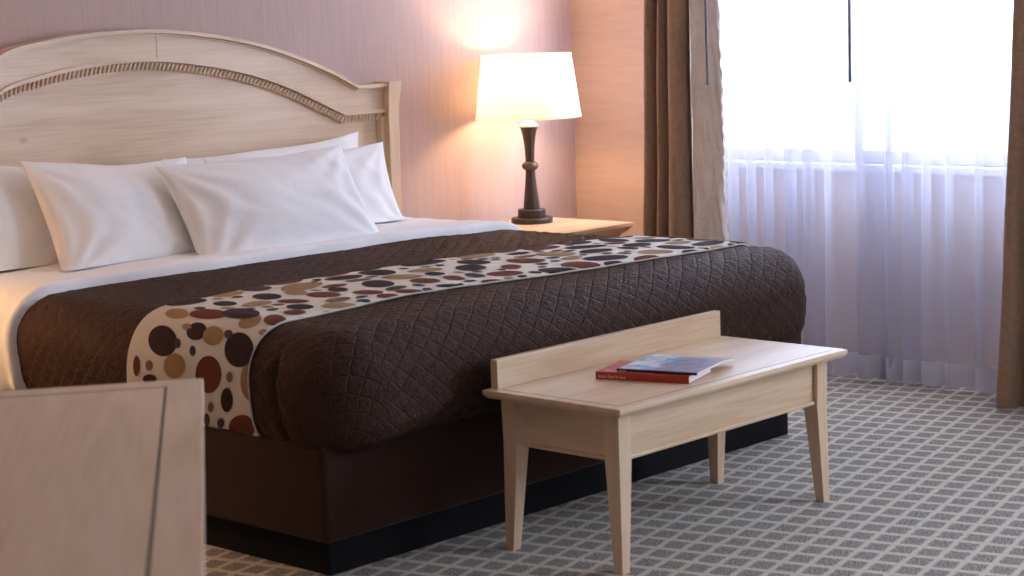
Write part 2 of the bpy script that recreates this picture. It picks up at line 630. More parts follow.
def profile(n_side=26, n_arc=16):
    """(inset, z, arc length measured outwards from the top edge) from the hem up to the flat top"""
    pts = []
    side = [(0.045, ZB), (0.02, ZB + 0.018), (0.006, ZB + 0.05), (0.0, ZB + 0.10), (0.0, ZT - RR)]
    # resample side
    seg = [0.0]
    for a, b in zip(side, side[1:]):
        seg.append(seg[-1] + math.hypot(b[0] - a[0], b[1] - a[1]))
    for k in range(n_side):
        s = seg[-1] * k / n_side
        for i in range(len(side) - 1):
            if seg[i] <= s <= seg[i + 1]:
                t = (s - seg[i]) / (seg[i + 1] - seg[i])
                pts.append((lerp(side[i][0], side[i + 1][0], t), lerp(side[i][1], side[i + 1][1], t)))
                break
    for k in range(n_arc + 1):
        a = math.pi / 2 * k / n_arc
        pts.append((RR - RR * math.cos(a), ZT - RR + RR * math.sin(a)))
    arc = [0.0]
    for a, b in zip(pts[::-1], pts[::-1][1:]):
        arc.append(arc[-1] + math.hypot(b[0] - a[0], b[1] - a[1]))
    arc = arc[::-1]
    return [(p[0], p[1], s) for p, s in zip(pts, arc)]


PROF = profile()
HANG = PROF[0][2]


def prof_at(s):
    """s = arc length outward from the top edge -> (inset, z)"""
    for a, b in zip(PROF, PROF[1:]):
        if b[2] <= s <= a[2]:
            t = (a[2] - s) / (a[2] - b[2])
            return lerp(a[0], b[0], t), lerp(a[1], b[1], t)
    return (PROF[0][0], PROF[0][1] - (s - HANG)) if s > HANG else (RR, ZT)


def crown(x, y):
    dx = min(x - X0, X1 - x)
    dy = y - YF
    lump = 0.006 * mnoise.noise((x * 2.2, y * 2.2, 3.1))
    return (0.012 * sstep(RR, 0.6, dx) * sstep(RR, 0.5, dy) + lump * sstep(0.05, 0.3, min(dx, dy)))


def sway(x, y, z):
    low = sstep(ZT - 0.04, ZB, z)
    return 0.010 * math.sin((x + y) * 7.0 + 1.0) * low + 0.008 * mnoise.noise((x * 5, y * 5, 9)) * low


def across(s, y, lift=0.0):
    """point on the bedding surface; s = unfolded coordinate across the bed (= x on the flat top)"""
    xl, xr = X0 + RR, X1 - RR
    if s < xl:
        d, z = prof_at(xl - s)
        d2, z2 = prof_at(xl - s + 0.004)
        x, x2 = X0 + d, X0 + d2
    elif s > xr:
        d, z = prof_at(s - xr)
        d2, z2 = prof_at(s - xr - 0.004) if s - xr > 0.004 else (RR + 0.004, ZT)
        x, x2 = X1 - d, X1 - d2
    else:
        x, z, x2, z2 = s, ZT, s - 0.004, ZT
    nx, nz = (z2 - z), (x - x2)
    l = math.hypot(nx, nz) or 1
    nx, nz = nx / l, nz / l
    if nz < 0 and xl <= s <= xr:
        nx, nz = -nx, -nz
    sw = sway(x, y, z) * (-1 if s < xl else 1 if s > xr else 0)
    return Vector((x + nx * lift + sw, y, z + nz * lift + crown(x, y) + 0.008 * math.sin(x * 5 + y * 3) * sstep(ZT - 0.04, ZB, z)))


def stitch(u, v):
    """quilted relief: puffed diamonds between stitch lines, crumpled by washing"""
    Ld = 0.056
    a = abs(math.sin(math.pi * (u * 0.82 + v) / Ld))
    b = abs(math.sin(math.pi * (u * 0.82 - v) / Ld))
    h = (min(a, b) ** 0.55) * 0.0030
    h += 0.0018 * mnoise.noise((u * 36, v * 36, 0.0)) + 0.0012 * mnoise.noise((u * 75, v * 75, 5.0))
    return h


def build_quilt():
    NY, NA, NX = 200, 16, 270
    yH = 1.90
    verts, uvn = [], []
    rings = []
    yin, xl, xr = YF + RR, X0 + RR, X1 - RR
    ys = [lerp(yH, yin, i / NY) for i in range(NY + 1)]
    xs = [lerp(xl, xr, i / NX) for i in range(NX + 1)]
    for (d, z, s) in PROF:
        rc = RC * max(0.0, 1 - d / RR) if d < RR else 0.0
        ring = []

        def put(x, y, u, v, n):
            ring.append(len(verts))
            verts.append(Vector((x, y, z)))
            uvn.append((u, v, n))
        cxl, cyl = X0 + max(d, 0) + rc, YF + max(d, 0) + rc
        cxr = X1 - max(d, 0) - rc
        nz_ = sstep(ZT - RR, ZT, z)
        for y in ys:
            yy = lerp(yH, cyl, (yH - y) / (yH - yin))
            put(X0 + d, yy, xl - s, yy, (-1, 0))
        for k in range(1, NA):
            a = math.pi / 2 * k / NA
            put(cxl - rc * math.cos(a), cyl - rc * math.sin(a), xl - s * math.cos(a), yin - s * math.sin(a), (-math.cos(a), -math.sin(a)))
        for x in xs:
            xx = lerp(cxl, cxr, (x - xl) / (xr - xl))
            put(xx, YF + d, xx, yin - s, (0, -1))
        for k in range(1, NA):
            a = math.pi / 2 * (1 - k / NA)
            put(cxr + rc * math.cos(a), cyl - rc * math.sin(a), xr + s * math.cos(a), yin - s * math.sin(a), (math.cos(a), -math.sin(a)))
        for y in ys[::-1]:
            yy = lerp(yH, cyl, (yH - y) / (yH - yin))
            put(X1 - d, yy, xr + s, yy, (1, 0))
        rings.append(ring)
    faces = []
    n = len(rings[0])
    for r0, r1 in zip(rings, rings[1:]):
        for i in range(n - 1):
            faces.append((r0[i], r0[i + 1], r1[i + 1], r1[i]))
    # flat top, its rim being the last ring
    last = rings[-1]
    grid = {}
    for i in range(NY + 1):
        grid[(i, 0)] = last[i]
        grid[(i, NX)] = last[n - 1 - i]
    for j in range(NX + 1):
        grid[(NY, j)] = last[NY + NA - 1 + 1 + j - 1] if False else last[NY + NA + j]
    grid[(NY, 0)] = last[NY]
    grid[(NY, NX)] = last[n - 1 - NY]
    for i in range(NY):
        for j in range(1, NX):
            grid[(i, j)] = len(verts)
            verts.append(Vector((xs[j], ys[i], ZT)))
            uvn.append((xs[j], ys[i], (0, 0)))
    for i in range(NY):
        for j in range(NX):
            faces.append((grid[(i, j)], grid[(i + 1, j)], grid[(i + 1, j + 1)], grid[(i, j + 1)]))
    me = bpy.data.meshes.new('quilt')
    me.from_pydata([tuple(v) for v in verts], [], faces)
    me.update()
    me.calc_normals_split() if hasattr(me, 'calc_normals_split') else None
    nor = [Vector(v.normal) for v in me.vertices]
    # outward check
    if nor[grid[(5, 20)]].z < 0:
        me.flip_normals()
        nor = [-q for q in nor]
    for i, vtx in enumerate(me.vertices):
        p = verts[i]
        u, v, nn = uvn[i]
        h = stitch(u, v)
        q = p + nor[i] * h
        q.z += crown(p.x, p.y)
        # hanging cloth sways a little
        if nn != (0, 0):
            low = sstep(ZT - 0.04, ZB, p.z)
            sw = sway(p.x, p.y, p.z)
            q.x += nn[0] * sw
            q.y += nn[1] * sw
            q.z += 0.008 * math.sin(p.x * 5 + p.y * 3) * low
            # pleat tucked in at both foot corners
            for (sx, yg) in ((-1, 0.735),):
                if (sx < 0 and p.x < X0 + 0.2):
                    yc = yg - 0.03 * sstep(0.50, ZB, p.z) + 0.0
                    dd = p.y - yc
                    g = math.exp(-(dd / 0.011) ** 2) * sstep(0.585, 0.50, p.z)
                    q.x += 0.024 * g
                    bulge = math.exp(-((dd + 0.055) / 0.04) ** 2) * sstep(0.58, 0.45, p.z)
                    q.x -= 0.006 * bulge
            if p.x > X1 - 0.4 and p.y < YF + 0.2:
                dd = p.x - (X1 - 0.075 + 0.015 * sstep(0.5, ZB, p.z))
                g = math.exp(-(dd / 0.012) ** 2) * sstep(0.57, 0.50, p.z)
                q.y += 0.03 * g
        vtx.co = q
    me.update()
    uvl = me.uv_layers.new(name='flat')          # cloth laid flat, in metres
    for lp in me.loops:
        uu = uvn[lp.vertex_index]
        uvl.data[lp.index].uv = (uu[0], uu[1])
    o = mesh_obj('quilt', me, M['quilt'], None, True)
    md = o.modifiers.new('thickness', 'SOLIDIFY')
    md.thickness = 0.004
    md.offset = -1
    return o


tag(build_quilt(), 'dark chocolate brown quilted coverlet with diamond stitching spread over the bed', 'quilt')


# runner laid across the bed
def runner_y(s, t):
    """t 0..1 from the foot-side edge to the head-side edge"""
    k = sstep(-0.2, 1.7, s)
    y0 = 0.835 - 0.10 * k
    y1 = 1.325 - 0.14 * k
    y0 += 0.012 * math.sin(s * 4.0 + 0.5)
    y1 += 0.012 * math.sin(s * 3.1 + 2.0)
    return lerp(y0, y1, t)


S0 = X0 + RR - HANG + 0.004
S1 = X1 - RR + 0.26


def runner_pt(s, t, lift=0.0):
    y = runner_y(s, t)
    e = 0.012 + 0.0022 * mnoise.noise((s * 9, y * 9, 2)) - 0.004 * (1 - sstep(0, 0.03, t)) - 0.004 * sstep(0.97, 1, t)
    return across(s, y, e + lift)


run = empty('bed_runner', (XC, 1.05, ZT), 0, 'cream bed runner with brown, rust and tan pebble shapes across the quilt', 'bed runner')
ro = run.location
NS, NT = 220, 44
vv = [runner_pt(lerp(S0, S1, i / NS), j / NT) - ro for i in range(NS + 1) for j in range(NT + 1)]
ff = [(i * (NT + 1) + j, (i + 1) * (NT + 1) + j, (i + 1) * (NT + 1) + j + 1, i * (NT + 1) + j + 1)
      for i in range(NS) for j in range(NT)]
rc_ = from_data('runner_cloth', vv, ff, M['runner'], run)
md = rc_.modifiers.new('thickness', 'SOLIDIFY')
md.thickness = 0.005
md.offset = -1

# pebble shapes: packed by relaxation-free dart throwing, large first
WR = 0.49
pebs = []


def fits(s, y, a, b, gap):
    for (s2, y2, a2, b2, _, _) in pebs:
        dx, dy = s - s2, y - y2
        L_ = math.hypot(dx, dy)
        if L_ < 1e-6:
            return False
        ux, uy = abs(dx / L_), abs(dy / L_)
        r1 = 1 / math.sqrt((ux / a) ** 2 + (uy / b) ** 2)
        r2 = 1 / math.sqrt((ux / a2) ** 2 + (uy / b2) ** 2)
        if L_ < r1 + r2 + gap:
            return False
    return True


prng = random.Random(21)


def project(P):
    d = P - CAM
    z = d.dot(CF)
    return 512 + FPX * d.dot(CR) / z, 288 + CY0 - FPX * d.dot(CU) / z


_seed = [(s_, t_, *project(runner_pt(s_, t_))) for s_ in [lerp(S0, S1 - 0.1, i / 60) for i in range(61)] for t_ in (0.05, 0.35, 0.65, 0.95)]


def on_runner(u, v):
    """photo pixel -> (s, t) on the cloth, by Newton steps"""
    s_, t_ = min(_seed, key=lambda q: (q[2] - u) ** 2 + (q[3] - v) ** 2)[:2]
    for _ in range(12):
        p = project(runner_pt(s_, t_))
        ps = project(runner_pt(s_ + 0.002, t_))
        pt = project(runner_pt(s_, t_ + 0.004))
        a11, a12, a21, a22 = (ps[0] - p[0]) / .002, (pt[0] - p[0]) / .004, (ps[1] - p[1]) / .002, (pt[1] - p[1]) / .004
        det = a11 * a22 - a12 * a21
        if abs(det) < 1e-3:
            break
        ru, rv_ = u - p[0], v - p[1]
        ds, dt_ = (a22 * ru - a12 * rv_) / det, (a11 * rv_ - a21 * ru) / det
        s_ = min(S1, max(S0 - 0.05, s_ + max(-0.08, min(0.08, ds))))
        t_ = min(1.15, max(-0.15, t_ + max(-0.15, min(0.15, dt_))))
    return s_, t_


# the shapes of the near part: centre and half size in photo pixels, tone
seen = [(163, 341, 16.5, 18, 'plum'), (197, 331.5, 12, 10, 'plum'), (213.5, 336, 12, 11, 'tan'), (239.5, 350, 17, 20, 'plum'),
        (175, 366, 12.5, 14.5, 'tan'), (208.7, 374.5, 15, 21.5, 'rust'), (251.5, 381, 12.5, 23, 'tan'), (193, 351, 3.6, 6, 'slate'),
        (178, 343.5, 3.8, 5.8, 'slate'), (228.8, 334.5, 5.2, 5, 'slate'), (257.8, 351, 4.6, 6, 'slate'), (149.5, 365.5, 4.4, 6, 'taupe'),
        (150, 379, 8, 5.5, 'plum'), (137, 366, 4, 12, 'rust'), (230, 377, 3.8, 6, 'taupe'), (227, 400, 7, 14, 'plum'),
        (211, 407, 3.4, 6, 'taupe'), (221, 423, 4, 5.6, 'slate'), (242.5, 427, 15.5, 14, 'rust'), (256.6, 410.7, 4.6, 6, 'slate'),
        (216, 431, 7, 4, 'tan'), (207, 420, 3.4, 8, 'slate'), (177, 314, 13.5, 6, 'tan'), (208.5, 314.5, 22, 5.6, 'rust'),
        (241, 314, 22, 6, 'plum'), (250, 321.5, 14, 7.5, 'tan'), (187, 327, 5.5, 4, 'tan'), (275, 320.5, 13, 6.5, 'rust'),
        (272, 338, 6.5, 10, 'plum'), (264, 333, 6, 4, 'tan'), (225, 303.8, 14, 2.8, 'plum'), (267, 296.8, 17, 3.6, 'plum'),
        (200, 308.5, 7, 1.5, 'slate'), (323.6, 295, 20, 3, 'rust'), (338, 290, 12, 2.3, 'plum'), (378, 284, 19, 4.2, 'plum'),
        (300, 307, 16, 3, 'plum'), (293, 301.5, 19, 2.2, 'rust'), (296, 293, 13, 2.4, 'tan'), (339.5, 306, 20, 3.4, 'tan'),
        (425, 281, 18, 3, 'rust'), (435, 274, 12, 2, 'plum'), (471, 268, 18, 3.4, 'plum'), (493, 282, 14, 2.6, 'rust'),
        (388, 296.5, 13, 2.8, 'rust'), (409, 291.5, 16, 2.2, 'rust'), (451, 286, 18, 2, 'plum'), (511, 267, 12, 2.6, 'rust')]
outlines = {}
for (u, v, hw_, hh_, tone) in seen:
    c = on_runner(u, v)
    tl = -0.35 if u < 262 and v < 345 and hw_ > 6 and hh_ > 6.5 else 0.0
    hw_, hh_ = hw_ * 0.87, hh_ * 0.87
    pts = []
    for k in range(22):
        ca, sa_ = hw_ * math.cos(2 * math.pi * k / 22), hh_ * math.sin(2 * math.pi * k / 22)
        pts.append(on_runner(u + ca * math.cos(tl) - sa_ * math.sin(tl), v + ca * math.sin(tl) + sa_ * math.cos(tl)))
    sa = (max(p[0] for p in pts) - min(p[0] for p in pts)) / 2
    sb = (max(p[1] for p in pts) - min(p[1] for p in pts)) / 2 * WR
    if not (0.004 < sa < 0.16 and 0.004 < sb < 0.16):
        continue
    outlines[len(pebs)] = (c, pts)
    pebs.append((c[0], c[1] * WR, sa, sb, tone, 0.0))
tones_big = ['plum', 'rust', 'tan', 'plum', 'rust', 'tan', 'plum']
for (amin, amax, tries, pal) in ((0.055, 0.072, 1600, tones_big), (0.036, 0.05, 3000, tones_big + ['taupe', 'slate']),
                                 (0.015, 0.024, 5000, ['slate', 'taupe', 'tan', 'plum', 'slate'])):
    for _ in range(tries):
        s = prng.uniform(S0 + 0.33, S1)
        y = prng.uniform(-0.01, WR + 0.01)
        a = prng.uniform(amin, amax)
        b = a * prng.uniform(0.62, 0.85)
        if prng.random() < 0.45:
            a, b = b, a
        if fits(s, y, a, b, 0.012):
            pebs.append((s, y, a, b, prng.choice(pal), prng.uniform(-0.4, 0.4)))
print('pebbles', len(pebs))
for pi_, (s, y, a, b, tone, rot) in enumerate(pebs):
    NR, NC = 4, 22
    verts, faces = [], []
    egg = prng.uniform(-0.18, 0.18)

    def pp(rr, th):
        if pi_ in outlines:
            c, ol = outlines[pi_]
            e_ = ol[int(round(th / (2 * math.pi) * NC)) % NC]
            ss, tt = lerp(c[0], e_[0], rr), lerp(c[1], e_[1], rr)
            return runner_pt(min(S1 - 0.001, max(S0 + 0.001, ss)), min(0.998, max(0.002, tt)), 0.0010 + 0.0002 * (pi_ % 5)) - ro
        ex, ey = math.cos(th) * (1 + egg * math.sin(th)), math.sin(th)
        ex = math.copysign(abs(ex) ** 0.92, ex)
        ey = math.copysign(abs(ey) ** 0.92, ey)
        px, py = ex * a * rr, ey * b * rr
        ss = s + px * math.cos(rot) - py * math.sin(rot)
        tt = (y + px * math.sin(rot) + py * math.cos(rot)) / WR
        ss = min(S1 - 0.001, max(S0 + 0.001, ss))
        tt = min(0.998, max(0.002, tt))
        return runner_pt(ss, tt, 0.0010 + 0.0002 * (pi_ % 5)) - ro
    verts.append(pp(0, 0))
    for r in range(1, NR + 1):
        for k in range(NC):
            verts.append(pp(r / NR, 2 * math.pi * k / NC))
    for k in range(NC):
        faces.append((0, 1 + k, 1 + (k + 1) % NC))
    for r in range(1, NR):
        for k in range(NC):
            q0, q1 = 1 + (r - 1) * NC, 1 + r * NC
            faces.append((q0 + k, q1 + k, q1 + (k + 1) % NC, q0 + (k + 1) % NC))
    from_data('pebble_shape', verts, faces, M['peb_' + tone], run)

# white sheet folded back over the quilt at the head
sh = []
SN, ST = 200, 46
shs0, shs1 = X0 + RR - HANG - 0.01, X1 - RR + HANG


def sheet_edge(s):
    return interp([(-0.8, 1.885), (-0.40, 1.875), (-0.15, 1.865), (0.1, 1.815), (0.6, 1.80), (1.1, 1.795), (1.5, 1.78), (1.9, 1.78)], s)


for i in range(SN + 1):
    s = lerp(shs0, shs1, i / SN)
    ye = sheet_edge(s) + 0.004 * math.sin(s * 23)
    for j in range(ST + 1):
        t = (j / ST) ** 1.4
        y = lerp(ye, 2.455, t)
        dd = y - ye
        roll = 0.030 * (1 - max(0, 1 - dd / 0.022) ** 2) ** 0.5 if dd < 0.022 else lerp(0.030, 0.022, sstep(0.022, 0.25, dd))
        side = sstep(X0 + RR, X0, s)
        wr = 0.004 * mnoise.noise((s * 6, y * 10, 1)) + 0.006 * side * math.sin(y * 48 + 2 * math.sin(s * 9))
        sh.append(across(s, y, 0.002 + roll + wr * sstep(0, 0.05, dd)))
shf = [(i * (ST + 1) + j, (i + 1) * (ST + 1) + j, (i + 1) * (ST + 1) + j + 1, i * (ST + 1) + j + 1)
       for i in range(SN) for j in range(ST)]
sheet = from_data('bed_sheet', sh, shf, M['linen'])
tag(sheet, 'white cotton sheet folded back over the top edge of the brown quilt', 'sheet')


# pillows
def pillow(label, loc, wd, ht, th, lean, yaw, roll, seed, pinch=0.085):
    n = 44
    verts, faces, idx = [], [], {}

    def f(u, v, side):
        x = wd / 2 * u * (1 - pinch * (1 - v * v))
        z = ht / 2 * v * (1 - pinch * 1.3 * (1 - u * u))
        k = max(0.0, (1 - abs(u) ** 2.6) * (1 - abs(v) ** 2.4))
        t = th / 2 * k ** 0.55
        sag = 1 - 0.18 * v
        wr = 0.0
        if k > 0:
            # creases running from the corners
            for (cu, cv) in ((-1, 1), (1, 1), (-1, -1), (1, -1)):
                du, dv = u - cu, (v - cv) * ht / wd
                r = math.hypot(du, dv)
                an = math.atan2(dv, du)
                wr += 0.0048 * math.sin(an * 13 + seed * cu + cv) * math.exp(-((r - 0.45) / 0.32) ** 2)
            wr += 0.010 * mnoise.noise((u * 1.7 + seed * 3, v * 1.4, side * 3))
            wr += 0.004 * mnoise.noise((u * 5 + seed, v * 4 + u * 3, side * 7))
        y = side * (t * sag + wr * min(1, k * 3))
        z += 0.006 * math.sin(u * 4 + seed) * (1 - abs(u))
        return (x, y, z)
    for side in (-1, 1):
        for i in range(n + 1):
            for j in range(n + 1):
                u, v = 2 * i / n - 1, 2 * j / n - 1
                u = math.sin(u * math.pi / 2) * 0.6 + u * 0.4
                v = math.sin(v * math.pi / 2) * 0.6 + v * 0.4
                rim = i in (0, n) or j in (0, n)
                if side == 1 and rim:
                    idx[(side, i, j)] = idx[(-1, i, j)]
                    continue
                idx[(side, i, j)] = len(verts)
                verts.append(f(u, v, side))
        for i in range(n):
            for j in range(n):
                q = (idx[(side, i, j)], idx[(side, i + 1, j)], idx[(side, i + 1, j + 1)], idx[(side, i, j + 1)])
                faces.append(q if side == -1 else q[::-1])
    R_ = Matrix.Rotation(math.radians(yaw), 4, 'Z') @ Matrix.Rotation(-math.radians(lean), 4, 'X') @ Matrix.Rotation(math.radians(roll), 4, 'Y')
    mw = Matrix.Translation(loc) @ R_
    mi = mw.inverted()
    flat = []                               # the underside settles flat on the sheet
    for v in verts:
        p = mw @ Vector(v)
        zs = 0.644 + 0.006 * mnoise.noise((p.x * 2.2, p.y * 2.2, 3.1))
        if p.z < zs + 0.02:
            p.z = zs + 0.02 * math.exp((p.z - zs - 0.02) / 0.02)
        flat.append(mi @ p)
    o = from_data('pillow', flat, faces, M['linen'])
    o.matrix_world = mw
    md = o.modifiers.new('smooth', 'SUBSURF')
    md.levels = 1
    md.render_levels = 1
    tag(o, label, 'pillow', 'white pillows against the headboard')
    return o


pillow('white pillow cut off by the left edge of the photo, at the headboard', (-0.155, 2.36, 0.758), 0.60, 0.46, 0.15, 18, 2, 8, 1.0)
pillow('hindmost white pillow, only its upper edge showing above the large front pillow', (0.985, 2.425, 0.745), 0.92, 0.40, 0.10, 11, 0, -2, 2.0)
pillow('rightmost white pillow, beside the headboard post and behind the large front pillow', (1.03, 2.28, 0.735), 0.82, 0.40, 0.16, 22, -2, 0, 3.0)
pillow('white pillow left of the large front one, second from the left edge', (0.185, 2.20, 0.762), 0.66, 0.45, 0.19, 30, 4, 4, 4.0)
pillow('large white pillow at the front, leaning right of the bed centre', (0.65, 2.02, 0.748), 0.78, 0.45, 0.20, 32, -3, -1, 5.0)

# ================================================================ HEADBOARD
HYF = 2.5
HC = 0.545
outer_px = [(0, 53.3), (41, 41), (82, 34), (123, 30.4), (156, 29.5), (197, 32.8), (246, 41), (287, 53.3), (328, 70.5), (354.8, 85.3)]
inner_px = [(0, 99.7), (41, 84), (82, 74), (123, 67.7), (156, 66.5), (197, 69.7), (246, 78.8), (287, 92.3), (328, 111.6), (344.5, 119.8)]
HPX1 = 1.660                            # outer edge of the right post
HPX0 = 2 * HC - HPX1


def arch(px):
    pts = [(at(u, v, 1, HYF).x, at(u, v, 1, HYF).z) for u, v in px]
    left = [(2 * HC - x, z) for x, z in pts if 2 * HC - x < pts[0][0] - 0.15][::-1]
    return left + pts


A_out, A_in = arch(outer_px), arch(inner_px)
Z_sh = A_out[-1][1]
Z_in = A_in[-1][1]


def zo(x):
    return interp(A_out, x) if A_out[0][0] <= x <= A_out[-1][0] else (Z_sh if x > HC else A_out[0][1])


def zi(x):
    return -0.011 + interp(A_in, x) if A_in[0][0] <= x <= A_in[-1][0] else (Z_in - 0.011 if x > HC else A_in[0][1] - 0.011)


hb = empty('headboard', (HC, WALL_Y - 0.05, 0), 0, 'pale maple headboard with arched top rail and rope trim on the wall', 'headboard')
ho = hb.location


def strip(name, xa, xb, ztop, zbot, y0, y1, mat, n=80, extra=()):
    """solid between two curves z=zbot(x)..ztop(x), thickness y0..y1"""
    xs = sorted(set([lerp(xa, xb, i / n) for i in range(n + 1)] + [e for e in extra if xa < e < xb]))
    verts, faces = [], []
    for x in xs:
        for (z, y) in ((zbot(x), y0), (ztop(x), y0), (ztop(x), y1), (zbot(x), y1)):
            verts.append(Vector((x, y, z)) - ho)
    for i in range(len(xs) - 1):
        a, b = i * 4, (i + 1) * 4
        for k in range(4):
            k2 = (k + 1) % 4
            faces.append((a + k, b + k, b + k2, a + k2))
    e = (len(xs) - 1) * 4
    faces += [(3, 2, 1, 0), (e, e + 1, e + 2, e + 3)]
    bm = bmesh.new()
    bv = [bm.verts.new(v) for v in verts]
    for f in faces:
        bm.faces.new([bv[i] for i in f])
    return from_bm(name, bm, mat, hb)


PW = 0.062                              # post width
xa, xb = HPX0 + PW, HPX1 - PW
kx = (A_out[-1][0], A_out[0][0], A_in[-1][0], A_in[0][0])
strip('back_panel', xa, xb, lambda x: zi(x) + 0.04, lambda x: 0.30, 2.525, 2.55, M['wood_x'], 90, kx)
seam = at(156, 40, 1, HYF).x
for (u0, u1) in ((xa, seam - 0.0012), (seam + 0.0012, xb)):
    strip('arch_rail', u0, u1, lambda x: zo(x) - 0.006, lambda x: zi(x) + 0.030, HYF, 2.548, M['wood_plain'], 60, kx)
strip('cap_moulding', HPX0 + PW, xb, lambda x: zo(x), lambda x: zo(x) - 0.013, HYF - 0.026, 2.552, M['wood_plain'], 120, kx)
strip('cap_bead', HPX0 + PW, xb, lambda x: zo(x) - 0.014, lambda x: zo(x) - 0.020, HYF - 0.008, 2.55, M['wood_plain'], 120, kx)
strip('inner_moulding', xa, xb, lambda x: zi(x) + 0.040, lambda x: zi(x) + 0.027, HYF - 0.010, 2.548, M['wood_plain'], 120, kx)
# rope trim: twisted beads following the inner arch
bm = bmesh.new()
path = []
xs = [lerp(xa, xb, i / 600) for i in range(601)]
ptsr = [Vector((x, 0, zi(x) + 0.013)) for x in xs]
acc = 0.0
nxt = 0.0
STEP = 0.0175
tmp = bmesh.new()
bmesh.ops.create_icosphere(tmp, subdivisions=2, radius=1.0)
base_v = [v.co.copy() for v in tmp.verts]
base_f = [[v.index for v in f.verts] for f in tmp.faces]
tmp.free()
rv, rf = [], []
for p, q in zip(ptsr, ptsr[1:]):
    seg = (q - p).length
    while nxt <= acc + seg:
        t = (nxt - acc) / seg
        c = p.lerp(q, t)
        d = (q - p).normalized()
        ang = math.atan2(d.z, d.x) + math.radians(58)
        if len(rv) / len(base_v) < 290:
            o0 = len(rv)
            ca, sa = math.cos(ang), math.sin(ang)
            for v in base_v:
                lx, ly, lz = v.x * 0.0165, v.y * 0.0115, v.z * 0.0080
                rv.append(Vector((c.x + lx * ca - lz * sa, 2.512 + ly, c.z + lx * sa + lz * ca)) - ho)
            rf += [[o0 + i for i in f] for f in base_f]
        nxt += STEP
    acc += seg
from_data('rope_trim', rv, rf, M['wood_plain'], hb)
strip('rope_channel', xa, xb, lambda x: zi(x) + 0.027, lambda x: zi(x), 2.509, 2.548, M['wood_plain'], 120, kx)
# posts with flared heads
for (p0, p1, inner) in ((HPX1 - PW, HPX1, -1), (HPX0, HPX0 + PW, 1)):
    bm = bmesh.new()
    zt = Z_sh + 0.006
    prof_ = [(0.0, 0.0), (zt - 0.30, 0.0), (zt - 0.12, 0.002), (zt - 0.05, 0.007), (zt - 0.012, 0.012), (zt, 0.012)]
    vs = []
    for (z, fl) in prof_:
        a_ = p0 - (fl if inner > 0 else 0) + (0.012 if inner > 0 else 0)
        b_ = p1 + (fl if inner < 0 else 0) - (0.012 if inner < 0 else 0)
        y0, y1 = HYF - 0.028 - fl, 2.552
        vs.append([bm.verts.new(Vector(c) - ho) for c in ((a_, y0, z), (b_, y0, z), (b_, y1, z), (a_, y1, z))])
    for r0, r1 in zip(vs, vs[1:]):
        for k in range(4):
            bm.faces.new((r0[k], r0[(k + 1) % 4], r1[(k + 1) % 4], r1[k]))
    bm.faces.new(vs[0][::-1])
    bm.faces.new(vs[-1])
    from_bm('post', bm, M['wood_z'], hb)
    bx = (p0 - 0.018, p0) if inner < 0 else (p1, p1 + 0.018)
    box('post_bead', (bx[0], bx[1], HYF - 0.004, 2.55, 0.30, (Z_in if inner < 0 else A_in[0][1]) + 0.0), M['wood_z'], hb, off=ho)

# ================================================================ NIGHTSTANDS AND LAMPS
NSZ = 0.535


def build_nightstand(label):
    W_, D_ = 0.58, 0.53
    t = empty('nightstand', (0, 0, 0), 0, label, 'nightstand', 'bedside nightstands')
    x0, x1, y0, y1 = -W_ / 2, W_ / 2, -D_ / 2, D_ / 2
    box('top', (x0, x1, y0, y1, NSZ - 0.018, NSZ), M['wood_x'], t, 0.004)
    bm = bmesh.new()
    rows = []
    for (ins, z) in ((0.008, NSZ - 0.018), (0.012, NSZ - 0.026), (0.022, NSZ - 0.036), (0.036, NSZ - 0.044), (0.042, NSZ - 0.056)):
        rows.append([bm.verts.new(c) for c in ((x0 + ins, y0 + ins, z), (x1 - ins, y0 + ins, z), (x1 - ins, y1, z), (x0 + ins, y1, z))])
    for r0, r1 in zip(rows, rows[1:]):
        for k in range(4):
            bm.faces.new((r0[k], r0[(k + 1) % 4], r1[(k + 1) % 4], r1[k]))
    bm.faces.new(rows[0])
    bm.faces.new(rows[-1])
    from_bm('cove_moulding', bm, M['wood_plain'], t)
    box('body', (x0 + 0.045, x1 - 0.045, y0 + 0.045, y1, 0.06, NSZ - 0.056), M['wood_x'], t, 0.003)
    box('plinth', (x0 + 0.05, x1 - 0.05, y0 + 0.055, y1, 0.0, 0.06), M['wood_x'], t)
    for (za, zb) in ((0.29, 0.455), (0.085, 0.265)):
        d = box('drawer', (x0 + 0.07, x1 - 0.07, y0 + 0.030, y0 + 0.045, za, zb), M['wood_x'], t, 0.003)
        k = lathe('knob', [(0.004, 0), (0.006, 0.012), (0.014, 0.018), (0.012, 0.026), (0.0001, 0.028)], M['bronze_ring'], d, 20)
        k.rotation_euler = (math.radians(90), 0, 0)
        k.location = (0, y0 + 0.030, (za + zb) / 2)
    return t


nsr = build_nightstand('pale wood nightstand with moulded edge under the lit lamp, right of the bed')
nsr.location = (2.425 - 0.29, 1.965 + 0.265, 0)


def bulb_mat():
    mt = bpy.data.materials.new('lit_bulb')
    mt.use_nodes = True
    nt = mt.node_tree
    nt.nodes.clear()
    out = nt.nodes.new('ShaderNodeOutputMaterial')
    em = nt.nodes.new('ShaderNodeEmission')
    em.inputs['Color'].default_value = (1.0, 0.62, 0.30, 1)
    em.inputs['Strength'].default_value = 12.0
    nt.links.new(em.outputs[0], out.inputs['Surface'])
    return mt


M['bulb'] = bulb_mat()


